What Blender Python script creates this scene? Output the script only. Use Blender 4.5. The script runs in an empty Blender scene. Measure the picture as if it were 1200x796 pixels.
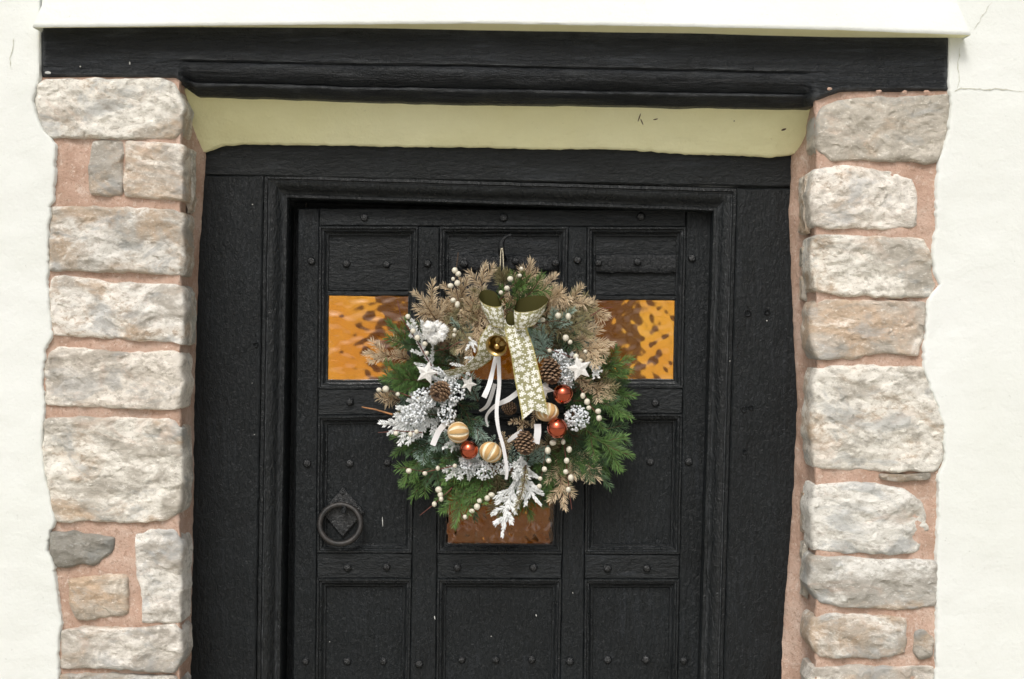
import bpy, math, random
from mathutils import Vector, Matrix, noise
from mathutils.geometry import delaunay_2d_cdt
R = math.radians
random.seed(7)
scene = bpy.context.scene
C = scene.collection

# ------------------------------------------------------------------ camera, sky, sun, exposure
SC = 0.0017          # metres per photograph pixel on the wall plane (Y = 0)
D = 2.9              # camera distance to the wall plane
H = 1.45             # camera height
cam = bpy.data.cameras.new('camera'); cam_o = bpy.data.objects.new('camera', cam); C.objects.link(cam_o)
cam.sensor_width = 36.0; cam.lens = D / SC / 1200 * 36.0
cam.clip_start = 0.05; cam.clip_end = 2000
cam_o.location = (0, -D, H); cam_o.rotation_euler = (R(90), 0, 0)
cam.dof.use_dof = True; cam.dof.focus_distance = D + 0.14; cam.dof.aperture_fstop = 2.8
scene.camera = cam_o

SUN_EL, SUN_AZ = 48, 14          # azimuth: degrees to the left of straight in front of the house
world = bpy.data.worlds.new('World'); scene.world = world; world.use_nodes = True
wn = world.node_tree.nodes; wl = world.node_tree.links
bg = wn['Background']
sky = wn.new('ShaderNodeTexSky'); sky.sky_type = 'NISHITA'; sky.sun_disc = False
sky.sun_elevation = R(SUN_EL); sky.sun_rotation = R(180 + SUN_AZ)
sky.air_density = 1.0; sky.dust_density = 6.0; sky.ozone_density = 1.0
hs = wn.new('ShaderNodeHueSaturation'); hs.inputs['Saturation'].default_value = 0.42   # overcast: greyed sky
wl.new(sky.outputs[0], hs.inputs['Color']); wl.new(hs.outputs[0], bg.inputs[0])
bg.inputs[1].default_value = 0.12
sun = bpy.data.lights.new('sun', 'SUN'); sun_o = bpy.data.objects.new('sun', sun); C.objects.link(sun_o)
sun.energy = 1.35; sun.angle = R(16); sun.color = (1.0, 0.97, 0.92)
sd = Vector((-math.sin(R(SUN_AZ)) * math.cos(R(SUN_EL)), -math.cos(R(SUN_AZ)) * math.cos(R(SUN_EL)), math.sin(R(SUN_EL))))
sun_o.rotation_euler = sd.to_track_quat('Z', 'Y').to_euler(); sun_o.location = (-2, -4, 6)
vs = scene.view_settings
scene.display_settings.display_device = 'sRGB'
vs.view_transform = 'Standard'; vs.look = 'None'; vs.gamma = 1.0; vs.use_curve_mapping = False
vs.exposure = 0.0

# ------------------------------------------------------------------ helpers
def P(px, py, Y):
    k = SC * (D + Y) / D
    return Vector(((px - 600) * k, Y, H - (py - 398) * k))
def n1(x, y, z, s): return noise.noise(Vector((x * s, y * s, z * s)))
def fr(v, s, o=4): return noise.fractal(Vector(v) * s, 1.0, 2.0, o)
def lerp(a, b, t): return a + (b - a) * t
def table(tb, y):
    if y <= tb[0][0]: return tb[0][1]
    for (a, b), (c, d) in zip(tb, tb[1:]):
        if y <= c: return lerp(b, d, (y - a) / (c - a))
    return tb[-1][1]
def frange(a, b, step):
    n = max(1, int(math.ceil(abs(b - a) / step)))
    return [a + (b - a) * i / n for i in range(n + 1)]

class MB:
    def __init__(s): s.v = []; s.f = []; s.a = []
    def vert(s, p, a=0.0): s.v.append(tuple(p)); s.a.append(a); return len(s.v) - 1
    def grid(s, rows, closed=False):
        ids = [[s.vert(p) for p in r] for r in rows]
        s.bridge(ids, closed); return ids
    def bridge(s, ids, closed=False):
        for r0, r1 in zip(ids, ids[1:]):
            n = len(r0)
            for i in range(n if closed else n - 1):
                j = (i + 1) % n
                s.f.append((r0[i], r0[j], r1[j], r1[i]))
    def tube(s, pts, rad, seg=6, a=0.0):
        rings = []
        for i, p in enumerate(pts):
            p = Vector(p)
            t = (Vector(pts[min(i + 1, len(pts) - 1)]) - Vector(pts[max(i - 1, 0)])).normalized()
            ref = Vector((0, 1, 0)) if abs(t.y) < .9 else Vector((1, 0, 0))
            u = t.cross(ref).normalized(); w = t.cross(u)
            r = rad(i / (len(pts) - 1)) if callable(rad) else rad
            rings.append([s.vert(p + (u * math.cos(k * 2 * math.pi / seg) + w * math.sin(k * 2 * math.pi / seg)) * r, a) for k in range(seg)])
        s.bridge(rings, True)
        s.f.append(tuple(reversed(rings[0]))); s.f.append(tuple(rings[-1]))
    def ball(s, c, r, seg=8, rings=5, a=0.0, sq=(1, 1, 1)):
        c = Vector(c); rr = []
        for i in range(rings + 1):
            th = math.pi * i / rings
            if i in (0, rings): rr.append([s.vert(c + Vector((0, 0, r * math.cos(th) * sq[2])), a)] * seg)
            else: rr.append([s.vert(c + Vector((r * math.sin(th) * math.cos(2 * math.pi * k / seg) * sq[0], r * math.sin(th) * math.sin(2 * math.pi * k / seg) * sq[1], r * math.cos(th) * sq[2])), a) for k in range(seg)])
        for i in range(rings):
            for k in range(seg):
                j = (k + 1) % seg
                q = [rr[i][k], rr[i][j], rr[i + 1][j], rr[i + 1][k]]
                q = [x for m, x in enumerate(q) if x not in q[:m]]
                if len(q) >= 3: s.f.append(tuple(q))
    def needle(s, p, d, L, w, a):
        ref = Vector((0, 1, 0)) if abs(d.y) < .9 else Vector((1, 0, 0))
        u = d.cross(ref).normalized() * w; q = d.cross(u).normalized() * w
        b = p - d * L * .02; m = p + d * L * .55
        i0 = s.vert(b + u * .35, a * .8); i1 = s.vert(b - u * .35, a * .8)
        m0 = s.vert(m + u, a); m1 = s.vert(m + q * .7, a); m2 = s.vert(m - u, a)
        t = s.vert(p + d * L, min(1, a * 1.1))
        s.f += [(i0, m0, m1), (i0, m1, i1), (i1, m1, m2), (m0, t, m1), (m1, t, m2)]
    def build(s, name, mat, parent=None, smooth=40, origin=None):
        me = bpy.data.meshes.new(name)
        o = Vector(origin) if origin is not None else Vector((0, 0, 0))
        me.from_pydata([tuple(Vector(v) - o) for v in s.v], [], s.f); me.update()
        at = me.attributes.new('v', 'FLOAT', 'POINT'); at.data.foreach_set('value', s.a)
        if smooth:
            me.polygons.foreach_set('use_smooth', [True] * len(me.polygons))
            me.set_sharp_from_angle(angle=R(smooth))
        me.materials.append(MAT[mat])
        ob = bpy.data.objects.new(name, me); ob.location = o; C.objects.link(ob)
        if parent is not None: adopt(ob, parent)
        return ob
def thing(name, label, cat, loc=(0, 0, 0), group=None, kind=None):
    o = bpy.data.objects.new(name, None); C.objects.link(o); o.empty_display_size = .1; o.location = loc
    tag(o, label, cat, group, kind); return o
def tag(o, label=None, cat=None, group=None, kind=None):
    if label: o['label'] = label
    if cat: o['category'] = cat
    if group: o['group'] = group
    if kind: o['kind'] = kind
    return o
def adopt(ob, parent):                      # parent with the object staying where it is (matrix_basis is its world matrix)
    ob.parent = parent
    ob.matrix_parent_inverse = parent.matrix_basis.inverted()
    return ob
def link_copy(src, loc, parent, rot=None):
    c = src.copy(); C.objects.link(c); c.location = loc
    if rot is not None: c.rotation_euler = rot
    return c

# ------------------------------------------------------------------ materials
MAT = {}
def mat(name):
    m = bpy.data.materials.new(name); m.use_nodes = True; MAT[name] = m
    nt = m.node_tree
    return m, nt, nt.nodes, nt.links, nt.nodes['Principled BSDF']
def coords(N, L, scale=(1, 1, 1), kind='Object'):
    t = N.new('ShaderNodeTexCoord'); mp = N.new('ShaderNodeMapping'); mp.inputs['Scale'].default_value = scale
    L.new(t.outputs[kind], mp.inputs[0]); return mp.outputs[0]
def geo_coords(N, L, scale=(1, 1, 1)):
    t = N.new('ShaderNodeNewGeometry'); mp = N.new('ShaderNodeMapping'); mp.inputs['Scale'].default_value = scale
    L.new(t.outputs['Position'], mp.inputs[0]); return mp.outputs[0]
def tex_noise(N, L, vec, scale, detail=4, rough=.6, dist=0):
    n = N.new('ShaderNodeTexNoise'); n.inputs['Scale'].default_value = scale; n.inputs['Detail'].default_value = detail
    n.inputs['Roughness'].default_value = rough; n.inputs['Distortion'].default_value = dist
    L.new(vec, n.inputs['Vector']); return n.outputs['Fac']
def ramp(N, L, fac, stops, interp='LINEAR'):
    r = N.new('ShaderNodeValToRGB'); r.color_ramp.interpolation = interp
    el = r.color_ramp.elements
    while len(el) < len(stops): el.new(.5)
    for e, (p, c) in zip(el, stops):
        e.position = p; e.color = (c, c, c, 1) if isinstance(c, (int, float)) else (*c, 1)
    L.new(fac, r.inputs[0]); return r.outputs[0]
def mix(N, L, fac, a, b, mode='MIX'):
    m = N.new('ShaderNodeMix'); m.data_type = 'RGBA'; m.blend_type = mode
    for sock, val in ((m.inputs[0], fac), (m.inputs[6], a), (m.inputs[7], b)):
        if hasattr(val, 'links') or isinstance(val, bpy.types.NodeSocket): L.new(val, sock)
        elif isinstance(val, (int, float)): sock.default_value = val if sock == m.inputs[0] else (val, val, val, 1)
        else: sock.default_value = (*val, 1)
    return m.outputs[2]
def mathn(N, L, op, a, b=None, c=None):
    m = N.new('ShaderNodeMath'); m.operation = op
    for i, v in enumerate((a, b, c)):
        if v is None: continue
        if isinstance(v, (int, float)): m.inputs[i].default_value = v
        else: L.new(v, m.inputs[i])
    return m.outputs[0]
def bump(N, L, B, hs, prev=None):
    for h, st, dist in hs:
        b = N.new('ShaderNodeBump'); b.inputs['Strength'].default_value = st; b.inputs['Distance'].default_value = dist
        L.new(h, b.inputs['Height'])
        if prev is not None: L.new(prev, b.inputs['Normal'])
        prev = b.outputs[0]
    L.new(prev, B.inputs['Normal'])
def attr(N, name='v'):
    a = N.new('ShaderNodeAttribute'); a.attribute_name = name; return a.outputs['Fac']

def black_paint(name, grain, base=(.0062, .0080, .0092), rough=.40, bumpk=1.0, specks=True, spec=.30, streak=.22, gk=.55, wear_glint_k=1.0):
    m, nt, N, L, B = mat(name)
    v = geo_coords(N, L)
    g = geo_coords(N, L, grain)
    g2 = geo_coords(N, L, tuple(.45 if q < 1 else 1 for q in grain))
    gn = tex_noise(N, L, g, 60, 5, .65, .6)
    fine = tex_noise(N, L, v, 420, 3, .6)
    big = tex_noise(N, L, v, 9, 5, .65)
    col = mix(N, L, ramp(N, L, big, [(.3, 0.0), (.7, 1.0)]), base, tuple(c * 1.55 for c in base))
    worn = ramp(N, L, tex_noise(N, L, g, 23, 6, .7, 1.0), [(.62, 0.0), (.78, 1.0)])
    col = mix(N, L, worn, col, tuple(c * 2.3 + .003 for c in base))
    if streak:
        sk = ramp(N, L, tex_noise(N, L, g, 85, 6, .75, .8), [(.50, 0.0), (.66, 1.0)])
        sk = mathn(N, L, 'MULTIPLY', sk, ramp(N, L, tex_noise(N, L, v, 7, 4, .6), [(.38, .0), (.62, 1.0)]))
        col = mix(N, L, mathn(N, L, 'MULTIPLY', sk, streak), col, (.048, .056, .068))
    if specks:
        vo = N.new('ShaderNodeTexVoronoi'); vo.inputs['Scale'].default_value = 26; vo.inputs['Randomness'].default_value = 1
        L.new(v, vo.inputs['Vector'])
        sepc = N.new('ShaderNodeSeparateColor'); L.new(vo.outputs['Color'], sepc.inputs[0])
        rad = mathn(N, L, 'MULTIPLY', mathn(N, L, 'GREATER_THAN', sepc.outputs[0], .80), mathn(N, L, 'MULTIPLY', sepc.outputs[1], .042))
        sp = mathn(N, L, 'LESS_THAN', vo.outputs['Distance'], rad)
        col = mix(N, L, sp, col, (.42, .42, .40))
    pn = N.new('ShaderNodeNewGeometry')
    wear_glint = mathn(N, L, 'MULTIPLY', ramp(N, L, pn.outputs['Pointiness'], [(.515, 0.0), (.57, 1.0)]), ramp(N, L, tex_noise(N, L, v, 24, 5, .7), [(.36, .1), (.60, .9)]))
    col = mix(N, L, mathn(N, L, 'MULTIPLY', wear_glint, wear_glint_k), col, (.085, .092, .098))  # worn edges plus arris highlights, both painted into the colour
    L.new(col, B.inputs['Base Color'])
    L.new(ramp(N, L, gn, [(.2, rough - .12), (.8, rough + .16)]), B.inputs['Roughness'])
    B.inputs['Specular IOR Level'].default_value = spec
    bump(N, L, B, [(big, .5 * bumpk, .006), (gn, .8 * bumpk * gk, .0045), (fine, .6 * bumpk, .0013), (tex_noise(N, L, g2, 150, 4, .7, .4), .9, .0050)])
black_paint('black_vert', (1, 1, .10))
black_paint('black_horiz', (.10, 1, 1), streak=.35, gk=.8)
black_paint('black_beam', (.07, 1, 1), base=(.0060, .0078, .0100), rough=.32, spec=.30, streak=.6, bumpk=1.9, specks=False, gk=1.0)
black_paint('black_iron', (1, 1, 1), base=(.0065, .0080, .0095), rough=.30, spec=.40, streak=0, wear_glint_k=0.0, bumpk=.6, specks=False, gk=.6)

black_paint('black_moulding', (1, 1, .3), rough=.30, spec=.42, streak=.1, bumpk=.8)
black_paint('black_stud', (1, 1, 1), base=(.008, .0095, .011), rough=.26, spec=.7, streak=0, wear_glint_k=0.0, bumpk=.4, specks=False, gk=.4)

def plaster(name, base, stain, bumpk=1.0, soil=.25):
    m, nt, N, L, B = mat(name)
    v = geo_coords(N, L)
    big = tex_noise(N, L, v, 2.2, 5, .6)
    mid = tex_noise(N, L, v, 16, 5, .65)
    fine = tex_noise(N, L, v, 160, 4, .6)
    col = mix(N, L, ramp(N, L, big, [(.35, 0.0), (.75, soil)]), base, stain)
    dots = ramp(N, L, tex_noise(N, L, v, 75, 3, .75), [(.68, 0.0), (.76, .45)])
    col = mix(N, L, dots, col, tuple(c * .62 for c in stain))
    L.new(col, B.inputs['Base Color']); B.inputs['Roughness'].default_value = .92
    B.inputs['Specular IOR Level'].default_value = .2
    bump(N, L, B, [(big, .4 * bumpk, .03), (mid, .6 * bumpk, .006), (fine, .6 * bumpk, .0016)])
plaster('render_white', (.800, .825, .802), (.68, .705, .645), .75, .6)
plaster('cream_shade_plaster', (.90, .885, .58), (.80, .77, .42), 1.5, .8)  # cream paint with the yellow of the shade mixed into the colour
plaster('crack_grey', (.56, .56, .48), (.42, .42, .35), 1.0, .5)

def mortar_mat():
    m, nt, N, L, B = mat('mortar')
    v = geo_coords(N, L)
    n = tex_noise(N, L, v, 11, 6, .68); f = tex_noise(N, L, v, 220, 4, .7); md = tex_noise(N, L, v, 48, 5, .7)
    col = ramp(N, L, n, [(.25, (.40, .25, .18)), (.5, (.54, .375, .295)), (.75, (.64, .50, .42))])
    col = mix(N, L, ramp(N, L, md, [(.55, 0.0), (.8, .6)]), col, (.66, .53, .44))
    col = mix(N, L, ramp(N, L, f, [(.60, 0.0), (.74, .7)]), col, (.26, .17, .12))
    col = mix(N, L, ramp(N, L, tex_noise(N, L, v, 5, 6, .7, .6), [(.52, 0.0), (.64, .55)]), col, (.40, .27, .20))
    col = mix(N, L, ramp(N, L, tex_noise(N, L, v, 26, 8, .75, .6), [(.58, 0.0), (.68, .7)]), col, (.70, .61, .54))
    col = mix(N, L, ramp(N, L, tex_noise(N, L, v, 130, 4, .8), [(.55, 0.0), (.64, .6)]), col, (.30, .19, .13))
    col = mix(N, L, ramp(N, L, tex_noise(N, L, v, 105, 4, .8), [(.57, 0.0), (.66, .6)]), col, (.74, .64, .56))
    L.new(col, B.inputs['Base Color']); B.inputs['Roughness'].default_value = .95; B.inputs['Specular IOR Level'].default_value = .15
    bump(N, L, B, [(md, .7, .006), (f, .9, .0020)])
mortar_mat()

def stone_mat():
    m, nt, N, L, B = mat('limestone')
    oi = N.new('ShaderNodeObjectInfo'); rnd = oi.outputs['Random']
    tc = N.new('ShaderNodeNewGeometry')
    ad = N.new('ShaderNodeVectorMath'); ad.operation = 'ADD'
    cmb = N.new('ShaderNodeCombineXYZ'); L.new(mathn(N, L, 'MULTIPLY', rnd, 37.0), cmb.inputs[0]); L.new(mathn(N, L, 'MULTIPLY', rnd, 11.0), cmb.inputs[2])
    L.new(tc.outputs['Position'], ad.inputs[0]); L.new(cmb.outputs[0], ad.inputs[1])
    mp = N.new('ShaderNodeMapping'); mp.inputs['Scale'].default_value = (1, 1, 1.7); mp.inputs['Rotation'].default_value = (0, R(8), 0)
    L.new(ad.outputs[0], mp.inputs[0]); v = mp.outputs[0]
    a = tex_noise(N, L, v, 7.5, 10, .68, .5); b = tex_noise(N, L, v, 15, 9, .72, .8); c = tex_noise(N, L, v, 55, 8, .75, .4); f = tex_noise(N, L, v, 300, 3, .7)
    grey = ramp(N, L, b, [(.30, (.25, .235, .205)), (.42, (.38, .355, .315)), (.54, (.47, .44, .395)), (.66, (.56, .53, .48)), (.8, (.66, .63, .58))])
    tan = ramp(N, L, c, [(.32, (.36, .26, .175)), (.55, (.52, .405, .30)), (.75, (.64, .53, .43))])
    col = mix(N, L, ramp(N, L, mathn(N, L, 'ADD', tex_noise(N, L, v, 5.6, 8, .65, .8), mathn(N, L, 'MULTIPLY_ADD', mathn(N, L, 'FRACT', mathn(N, L, 'MULTIPLY', rnd, 3.77)), .18, -.07)), [(.50, 0.0), (.62, .85)]), grey, tan)
    white = ramp(N, L, mathn(N, L, 'ADD', a, mathn(N, L, 'MULTIPLY_ADD', mathn(N, L, 'FRACT', mathn(N, L, 'MULTIPLY', rnd, 7.31)), .20, -.12)), [(.47, 0.0), (.56, 1.0)])
    white2 = mathn(N, L, 'MULTIPLY', white, ramp(N, L, c, [(.38, .1), (.50, 1.0)]))
    col = mix(N, L, mathn(N, L, 'MULTIPLY', white2, .82), col, (.82, .80, .75))
    col = mix(N, L, ramp(N, L, tex_noise(N, L, v, 34, 8, .75, .3), [(.62, 0.0), (.70, .6)]), col, (.30, .28, .24))
    col = mix(N, L, ramp(N, L, tex_noise(N, L, v, 120, 5, .8), [(.56, 0.0), (.66, .55)]), col, (.28, .25, .21))
    col = mix(N, L, ramp(N, L, tex_noise(N, L, v, 95, 5, .8, .3), [(.57, 0.0), (.66, .6)]), col, (.86, .85, .82))
    blue = ramp(N, L, tex_noise(N, L, v, 8.5, 7, .68, .6), [(.53, 0.0), (.62, .6)]); col = mix(N, L, blue, col, (.36, .375, .38))
    pink = ramp(N, L, tex_noise(N, L, v, 6.1, 8, .72, .9), [(.57, 0.0), (.70, .40)]); col = mix(N, L, pink, col, (.60, .44, .35))
    # pits
    vo = N.new('ShaderNodeTexVoronoi'); vo.feature = 'DISTANCE_TO_EDGE'; vo.inputs['Scale'].default_value = 11
    wv = N.new('ShaderNodeVectorMath'); wv.operation = 'ADD'
    nz = N.new('ShaderNodeTexNoise'); nz.inputs['Scale'].default_value = 14; nz.inputs['Detail'].default_value = 5; L.new(v, nz.inputs['Vector'])
    sc = N.new('ShaderNodeVectorMath'); sc.operation = 'SCALE'; sc.inputs['Scale'].default_value = .16; L.new(nz.outputs['Color'], sc.inputs[0])
    L.new(v, wv.inputs[0]); L.new(sc.outputs[0], wv.inputs[1]); L.new(wv.outputs[0], vo.inputs['Vector'])
    crack = ramp(N, L, vo.outputs['Distance'], [(0.0, 1.0), (.03, 0.0)])
    crack = mathn(N, L, 'MULTIPLY', crack, ramp(N, L, tex_noise(N, L, v, 9, 3, .5), [(.58, 0.0), (.64, 1.0)]))
    col = mix(N, L, mathn(N, L, 'MULTIPLY', crack, .0), col, (.20, .14, .10))
    pits = ramp(N, L, f, [(.66, 0.0), (.8, .6)]); col = mix(N, L, pits, col, (.20, .18, .15))
    tint = ramp(N, L, rnd, [(0, (1.22, 1.20, 1.15)), (.35, (1.12, 1.14, 1.15)), (.7, (1.24, 1.21, 1.18)), (1, (1.19, 1.13, 1.06))])
    col = mix(N, L, 1.0, col, tint, 'MULTIPLY')
    # the dark weathered stone carries v = 1
    col = mix(N, L, mathn(N, L, 'MULTIPLY', attr(N), .62), col, (.10, .095, .07))
    L.new(col, B.inputs['Base Color']); B.inputs['Roughness'].default_value = .88; B.inputs['Specular IOR Level'].default_value = .25
    bump(N, L, B, [(b, .5, .008), (c, .9, .0045), (f, .8, .0016), (mathn(N, L, 'MULTIPLY', crack, -1.0), .0, .001)])
stone_mat()

def glass_mat():
    m, nt, N, L, B = mat('amber_glass')
    v = geo_coords(N, L)
    n = tex_noise(N, L, v, 7, 3, .5)
    col = ramp(N, L, n, [(.35, (.74, .27, .020)), (.7, (.90, .43, .045))])
    L.new(col, B.inputs['Base Color'])
    B.inputs['Transmission Weight'].default_value = 1.0; B.inputs['Roughness'].default_value = .11; B.inputs['IOR'].default_value = 1.52
    B.inputs['Coat Weight'].default_value = .25; B.inputs['Coat Roughness'].default_value = .03; B.inputs['Coat IOR'].default_value = 1.6
glass_mat()

def simple(name, col, rough=.6, metal=0, spec=.5, var=.0, nscale=60, bumpd=0, bscale=120, col2=None, useattr=False, coat=0):
    m, nt, N, L, B = mat(name)
    v = geo_coords(N, L)
    n = tex_noise(N, L, v, nscale, 4, .6)
    c2 = col2 if col2 else tuple(c * (1 - var) for c in col)
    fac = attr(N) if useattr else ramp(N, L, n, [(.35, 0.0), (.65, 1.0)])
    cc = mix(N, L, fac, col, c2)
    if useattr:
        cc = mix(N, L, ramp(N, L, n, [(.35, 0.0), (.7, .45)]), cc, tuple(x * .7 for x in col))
    L.new(cc, B.inputs['Base Color'])
    B.inputs['Roughness'].default_value = rough; B.inputs['Metallic'].default_value = metal; B.inputs['Specular IOR Level'].default_value = spec
    B.inputs['Coat Weight'].default_value = coat
    if bumpd: bump(N, L, B, [(tex_noise(N, L, v, bscale, 4, .6), .5, bumpd)])
    return B
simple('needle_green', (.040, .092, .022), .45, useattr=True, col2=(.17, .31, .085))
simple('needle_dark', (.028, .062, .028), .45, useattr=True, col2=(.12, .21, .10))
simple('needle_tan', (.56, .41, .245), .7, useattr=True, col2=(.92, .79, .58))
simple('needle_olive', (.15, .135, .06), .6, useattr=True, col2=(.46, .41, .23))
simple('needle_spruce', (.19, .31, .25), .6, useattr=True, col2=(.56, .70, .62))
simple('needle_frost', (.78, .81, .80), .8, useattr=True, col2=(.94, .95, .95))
simple('twig_brown', (.13, .075, .04), .8, var=.5, bumpd=.001)
simple('twig_red', (.17, .05, .035), .7, var=.4)
simple('twig_orange', (.42, .19, .07), .7, var=.4)
simple('twig_frost', (.82, .83, .82), .8, var=.15)
simple('berry_cream', (.74, .70, .58), .38, var=.12, nscale=90)
simple('frost_bead', (.70, .75, .79), .7, useattr=True, col2=(.93, .95, .96))
simple('bauble_copper', (.60, .13, .065), .06, metal=1, var=.15, nscale=15, coat=.3)
simple('cap_gold', (.65, .42, .16), .3, metal=1)
simple('brass', (.46, .34, .14), .28, metal=1, var=.4, nscale=50, bumpd=.0004)
simple('peel', (.60, .37, .145), .7, useattr=True, col2=(.86, .80, .62), bumpd=.0008)
simple('cone_scale', (.055, .028, .017), .65, useattr=True, col2=(.36, .23, .135))
simple('cotton', (.88, .88, .86), .95, var=.06, bumpd=.001)
simple('husk', (.10, .055, .03), .8, var=.5)
simple('star_wood', (.80, .79, .76), .8, var=.22, nscale=140, bumpd=.001, bscale=260)
simple('satin_white', (.82, .82, .83), .45, var=.05)
simple('string_cream', (.62, .56, .42), .8, var=.3, nscale=300)
simple('scratch_white', (.55, .56, .54), .8, var=.2)
simple('rust_ring', (.040, .035, .032), .5, metal=.2, col2=(.014, .0145, .015), nscale=90, bumpd=.0008)
simple('hall_wall', (.17, .12, .075), .9, var=.2, nscale=3)
simple('hall_floor', (.05, .028, .014), .6, var=.4, nscale=6)

def ribbon_mat():
    m, nt, N, L, B = mat('ribbon')
    tc = N.new('ShaderNodeUVMap'); tc.uv_map = 'uv'
    uv = tc.outputs[0]
    def flakes(scale, rmax, keep, seed):
        mp = N.new('ShaderNodeMapping'); mp.inputs['Scale'].default_value = (scale, scale, 1); mp.inputs['Location'].default_value = (seed, seed * .7, 0)
        L.new(uv, mp.inputs[0])
        vo = N.new('ShaderNodeTexVoronoi'); vo.voronoi_dimensions = '2D'; vo.inputs['Scale'].default_value = 1; vo.inputs['Randomness'].default_value = .62
        L.new(mp.outputs[0], vo.inputs['Vector'])
        sub = N.new('ShaderNodeVectorMath'); sub.operation = 'SUBTRACT'; L.new(mp.outputs[0], sub.inputs[0]); L.new(vo.outputs['Position'], sub.inputs[1])
        sx = N.new('ShaderNodeSeparateXYZ'); L.new(sub.outputs[0], sx.inputs[0])
        ang = mathn(N, L, 'ARCTAN2', sx.outputs[1], sx.outputs[0])
        star = mathn(N, L, 'ABSOLUTE', mathn(N, L, 'COSINE', mathn(N, L, 'MULTIPLY', ang, 3.0)))
        rad = mathn(N, L, 'MULTIPLY_ADD', star, rmax * .62, rmax * .38)
        return mathn(N, L, 'LESS_THAN', vo.outputs['Distance'], rad)
    big = flakes(74, .42, 0, 3.1)
    mp = N.new('ShaderNodeMapping'); mp.inputs['Scale'].default_value = (120, 120, 1); L.new(uv, mp.inputs[0])
    vo = N.new('ShaderNodeTexVoronoi'); vo.voronoi_dimensions = '2D'; vo.inputs['Scale'].default_value = 1; vo.inputs['Randomness'].default_value = .8
    L.new(mp.outputs[0], vo.inputs['Vector'])
    dots = mathn(N, L, 'LESS_THAN', vo.outputs['Distance'], .20)
    pat = mathn(N, L, 'MAXIMUM', big, dots)
    col = mix(N, L, pat, (.32, .31, .17), (.83, .83, .77))
    gm = N.new('ShaderNodeNewGeometry')
    col = mix(N, L, attr(N), col, (.40, .34, .10))                     # wired edge
    col = mix(N, L, gm.outputs['Backfacing'], col, (.050, .046, .012))  # reverse of the ribbon, darkened: shadow inside the loops put into the colour
    L.new(col, B.inputs['Base Color']); B.inputs['Roughness'].default_value = .8; B.inputs['Specular IOR Level'].default_value = .15
ribbon_mat()

def ground_mat():
    m, nt, N, L, B = mat('gravel')
    v = geo_coords(N, L)
    n = tex_noise(N, L, v, 30, 6, .7); f = tex_noise(N, L, v, 200, 3, .7)
    L.new(ramp(N, L, n, [(.3, (.36, .34, .28)), (.7, (.56, .53, .46))]), B.inputs['Base Color'])
    B.inputs['Roughness'].default_value = .95
    bump(N, L, B, [(n, .5, .02), (f, .5, .005)])
ground_mat()

# ------------------------------------------------------------------ setting
g = MB(); g.grid([[(-400, 400, 0), (400, 400, 0)], [(-400, -400, 0), (400, -400, 0)]])
tag(g.build('ground', 'gravel', smooth=0), kind='structure')

def z2y(z, Y=0): return 398 + (H - z) * D / (SC * (D + Y))
YG = z2y(0.0) - 1        # photo row of the ground at the wall

# outlines of the exposed stone against the white render, (row, column) in the photograph
LB = [(30, 47), (93, 47), (100, 45), (118, 39), (135, 43), (152, 50), (162, 60), (170, 66), (236, 63), (243, 59), (280, 56), (318, 57), (326, 55), (360, 58), (394, 61), (410, 53), (440, 49), (475, 52), (520, 49), (550, 52), (580, 58), (612, 66), (624, 58), (645, 56), (664, 64), (700, 68), (730, 73), (742, 70), (770, 68), (796, 70), (870, 62), (960, 72), (1060, 60), (1160, 70), (1300, 62)]
RB = [(30, 1111), (108, 1111), (115, 1114), (150, 1112), (170, 1106), (190, 1100), (210, 1097), (268, 1097), (282, 1093), (318, 1094), (334, 1101), (350, 1088), (380, 1085), (430, 1082), (455, 1091), (480, 1100), (500, 1106), (540, 1107), (556, 1100), (600, 1099), (650, 1097), (720, 1097), (796, 1096), (880, 1104), (970, 1090), (1060, 1102), (1160, 1095), (1300, 1100)]
def wallY(p):
    return -.004 + .006 * fr((p[0], 0, p[2]), 1.7, 3) + .0016 * fr((p[0], 3, p[2]), 14, 3)
wall = thing('rendered_wall', 'white painted roughcast cottage wall around the stone framed doorway', 'wall', (0, 0, 0), kind='thing')
w = MB()
offs = [-.004, 0, .003, .007, .013, .022, .035, .05, .07, .095, .125, .16, .2, .25, .31, .38, .46, .56, .7, .9, 1.2, 1.6, 2.1, 2.7]
rowsz = frange(0.0, 2.12, .005) + [2.2, 2.35, 2.6, 2.9, 3.3]
for side, tb in ((-1, LB), (1, RB)):
    ids = []
    for z in rowsz:
        py = z2y(z); e = table(tb, py); edge = (e - 600) * SC
        if 94 < py: edge += .0030 * fr((side * 5, 0, z), 38, 4) + .0026 * fr((side, 2, z), 150, 3)
        row = []
        for o in offs:
            x = edge + side * o
            y = wallY((x, 0, z))
            if o < 0: y = .032
            elif o == 0: y += .002
            row.append(w.vert((x, y, z)))
        row.append(w.vert((edge + side * 2.7, .45, z)))
        ids.append(row if side > 0 else row)
    w.bridge(ids)
# the wall above the lintel, behind the hood
xs = frange((48 - 600) * SC + .002, (1110 - 600) * SC - .002, .03); zt = H - (36 - 398) * SC
w.grid([[(x, wallY((x, 0, z)) + .004, z) for x in xs] for z in [zt, zt + .02, zt + .06, zt + .12, zt + .2, zt + .3, zt + .5, zt + .8, 3.3]])
adopt(w.build('render_coat', 'render_white', None, smooth=50), wall)
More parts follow.
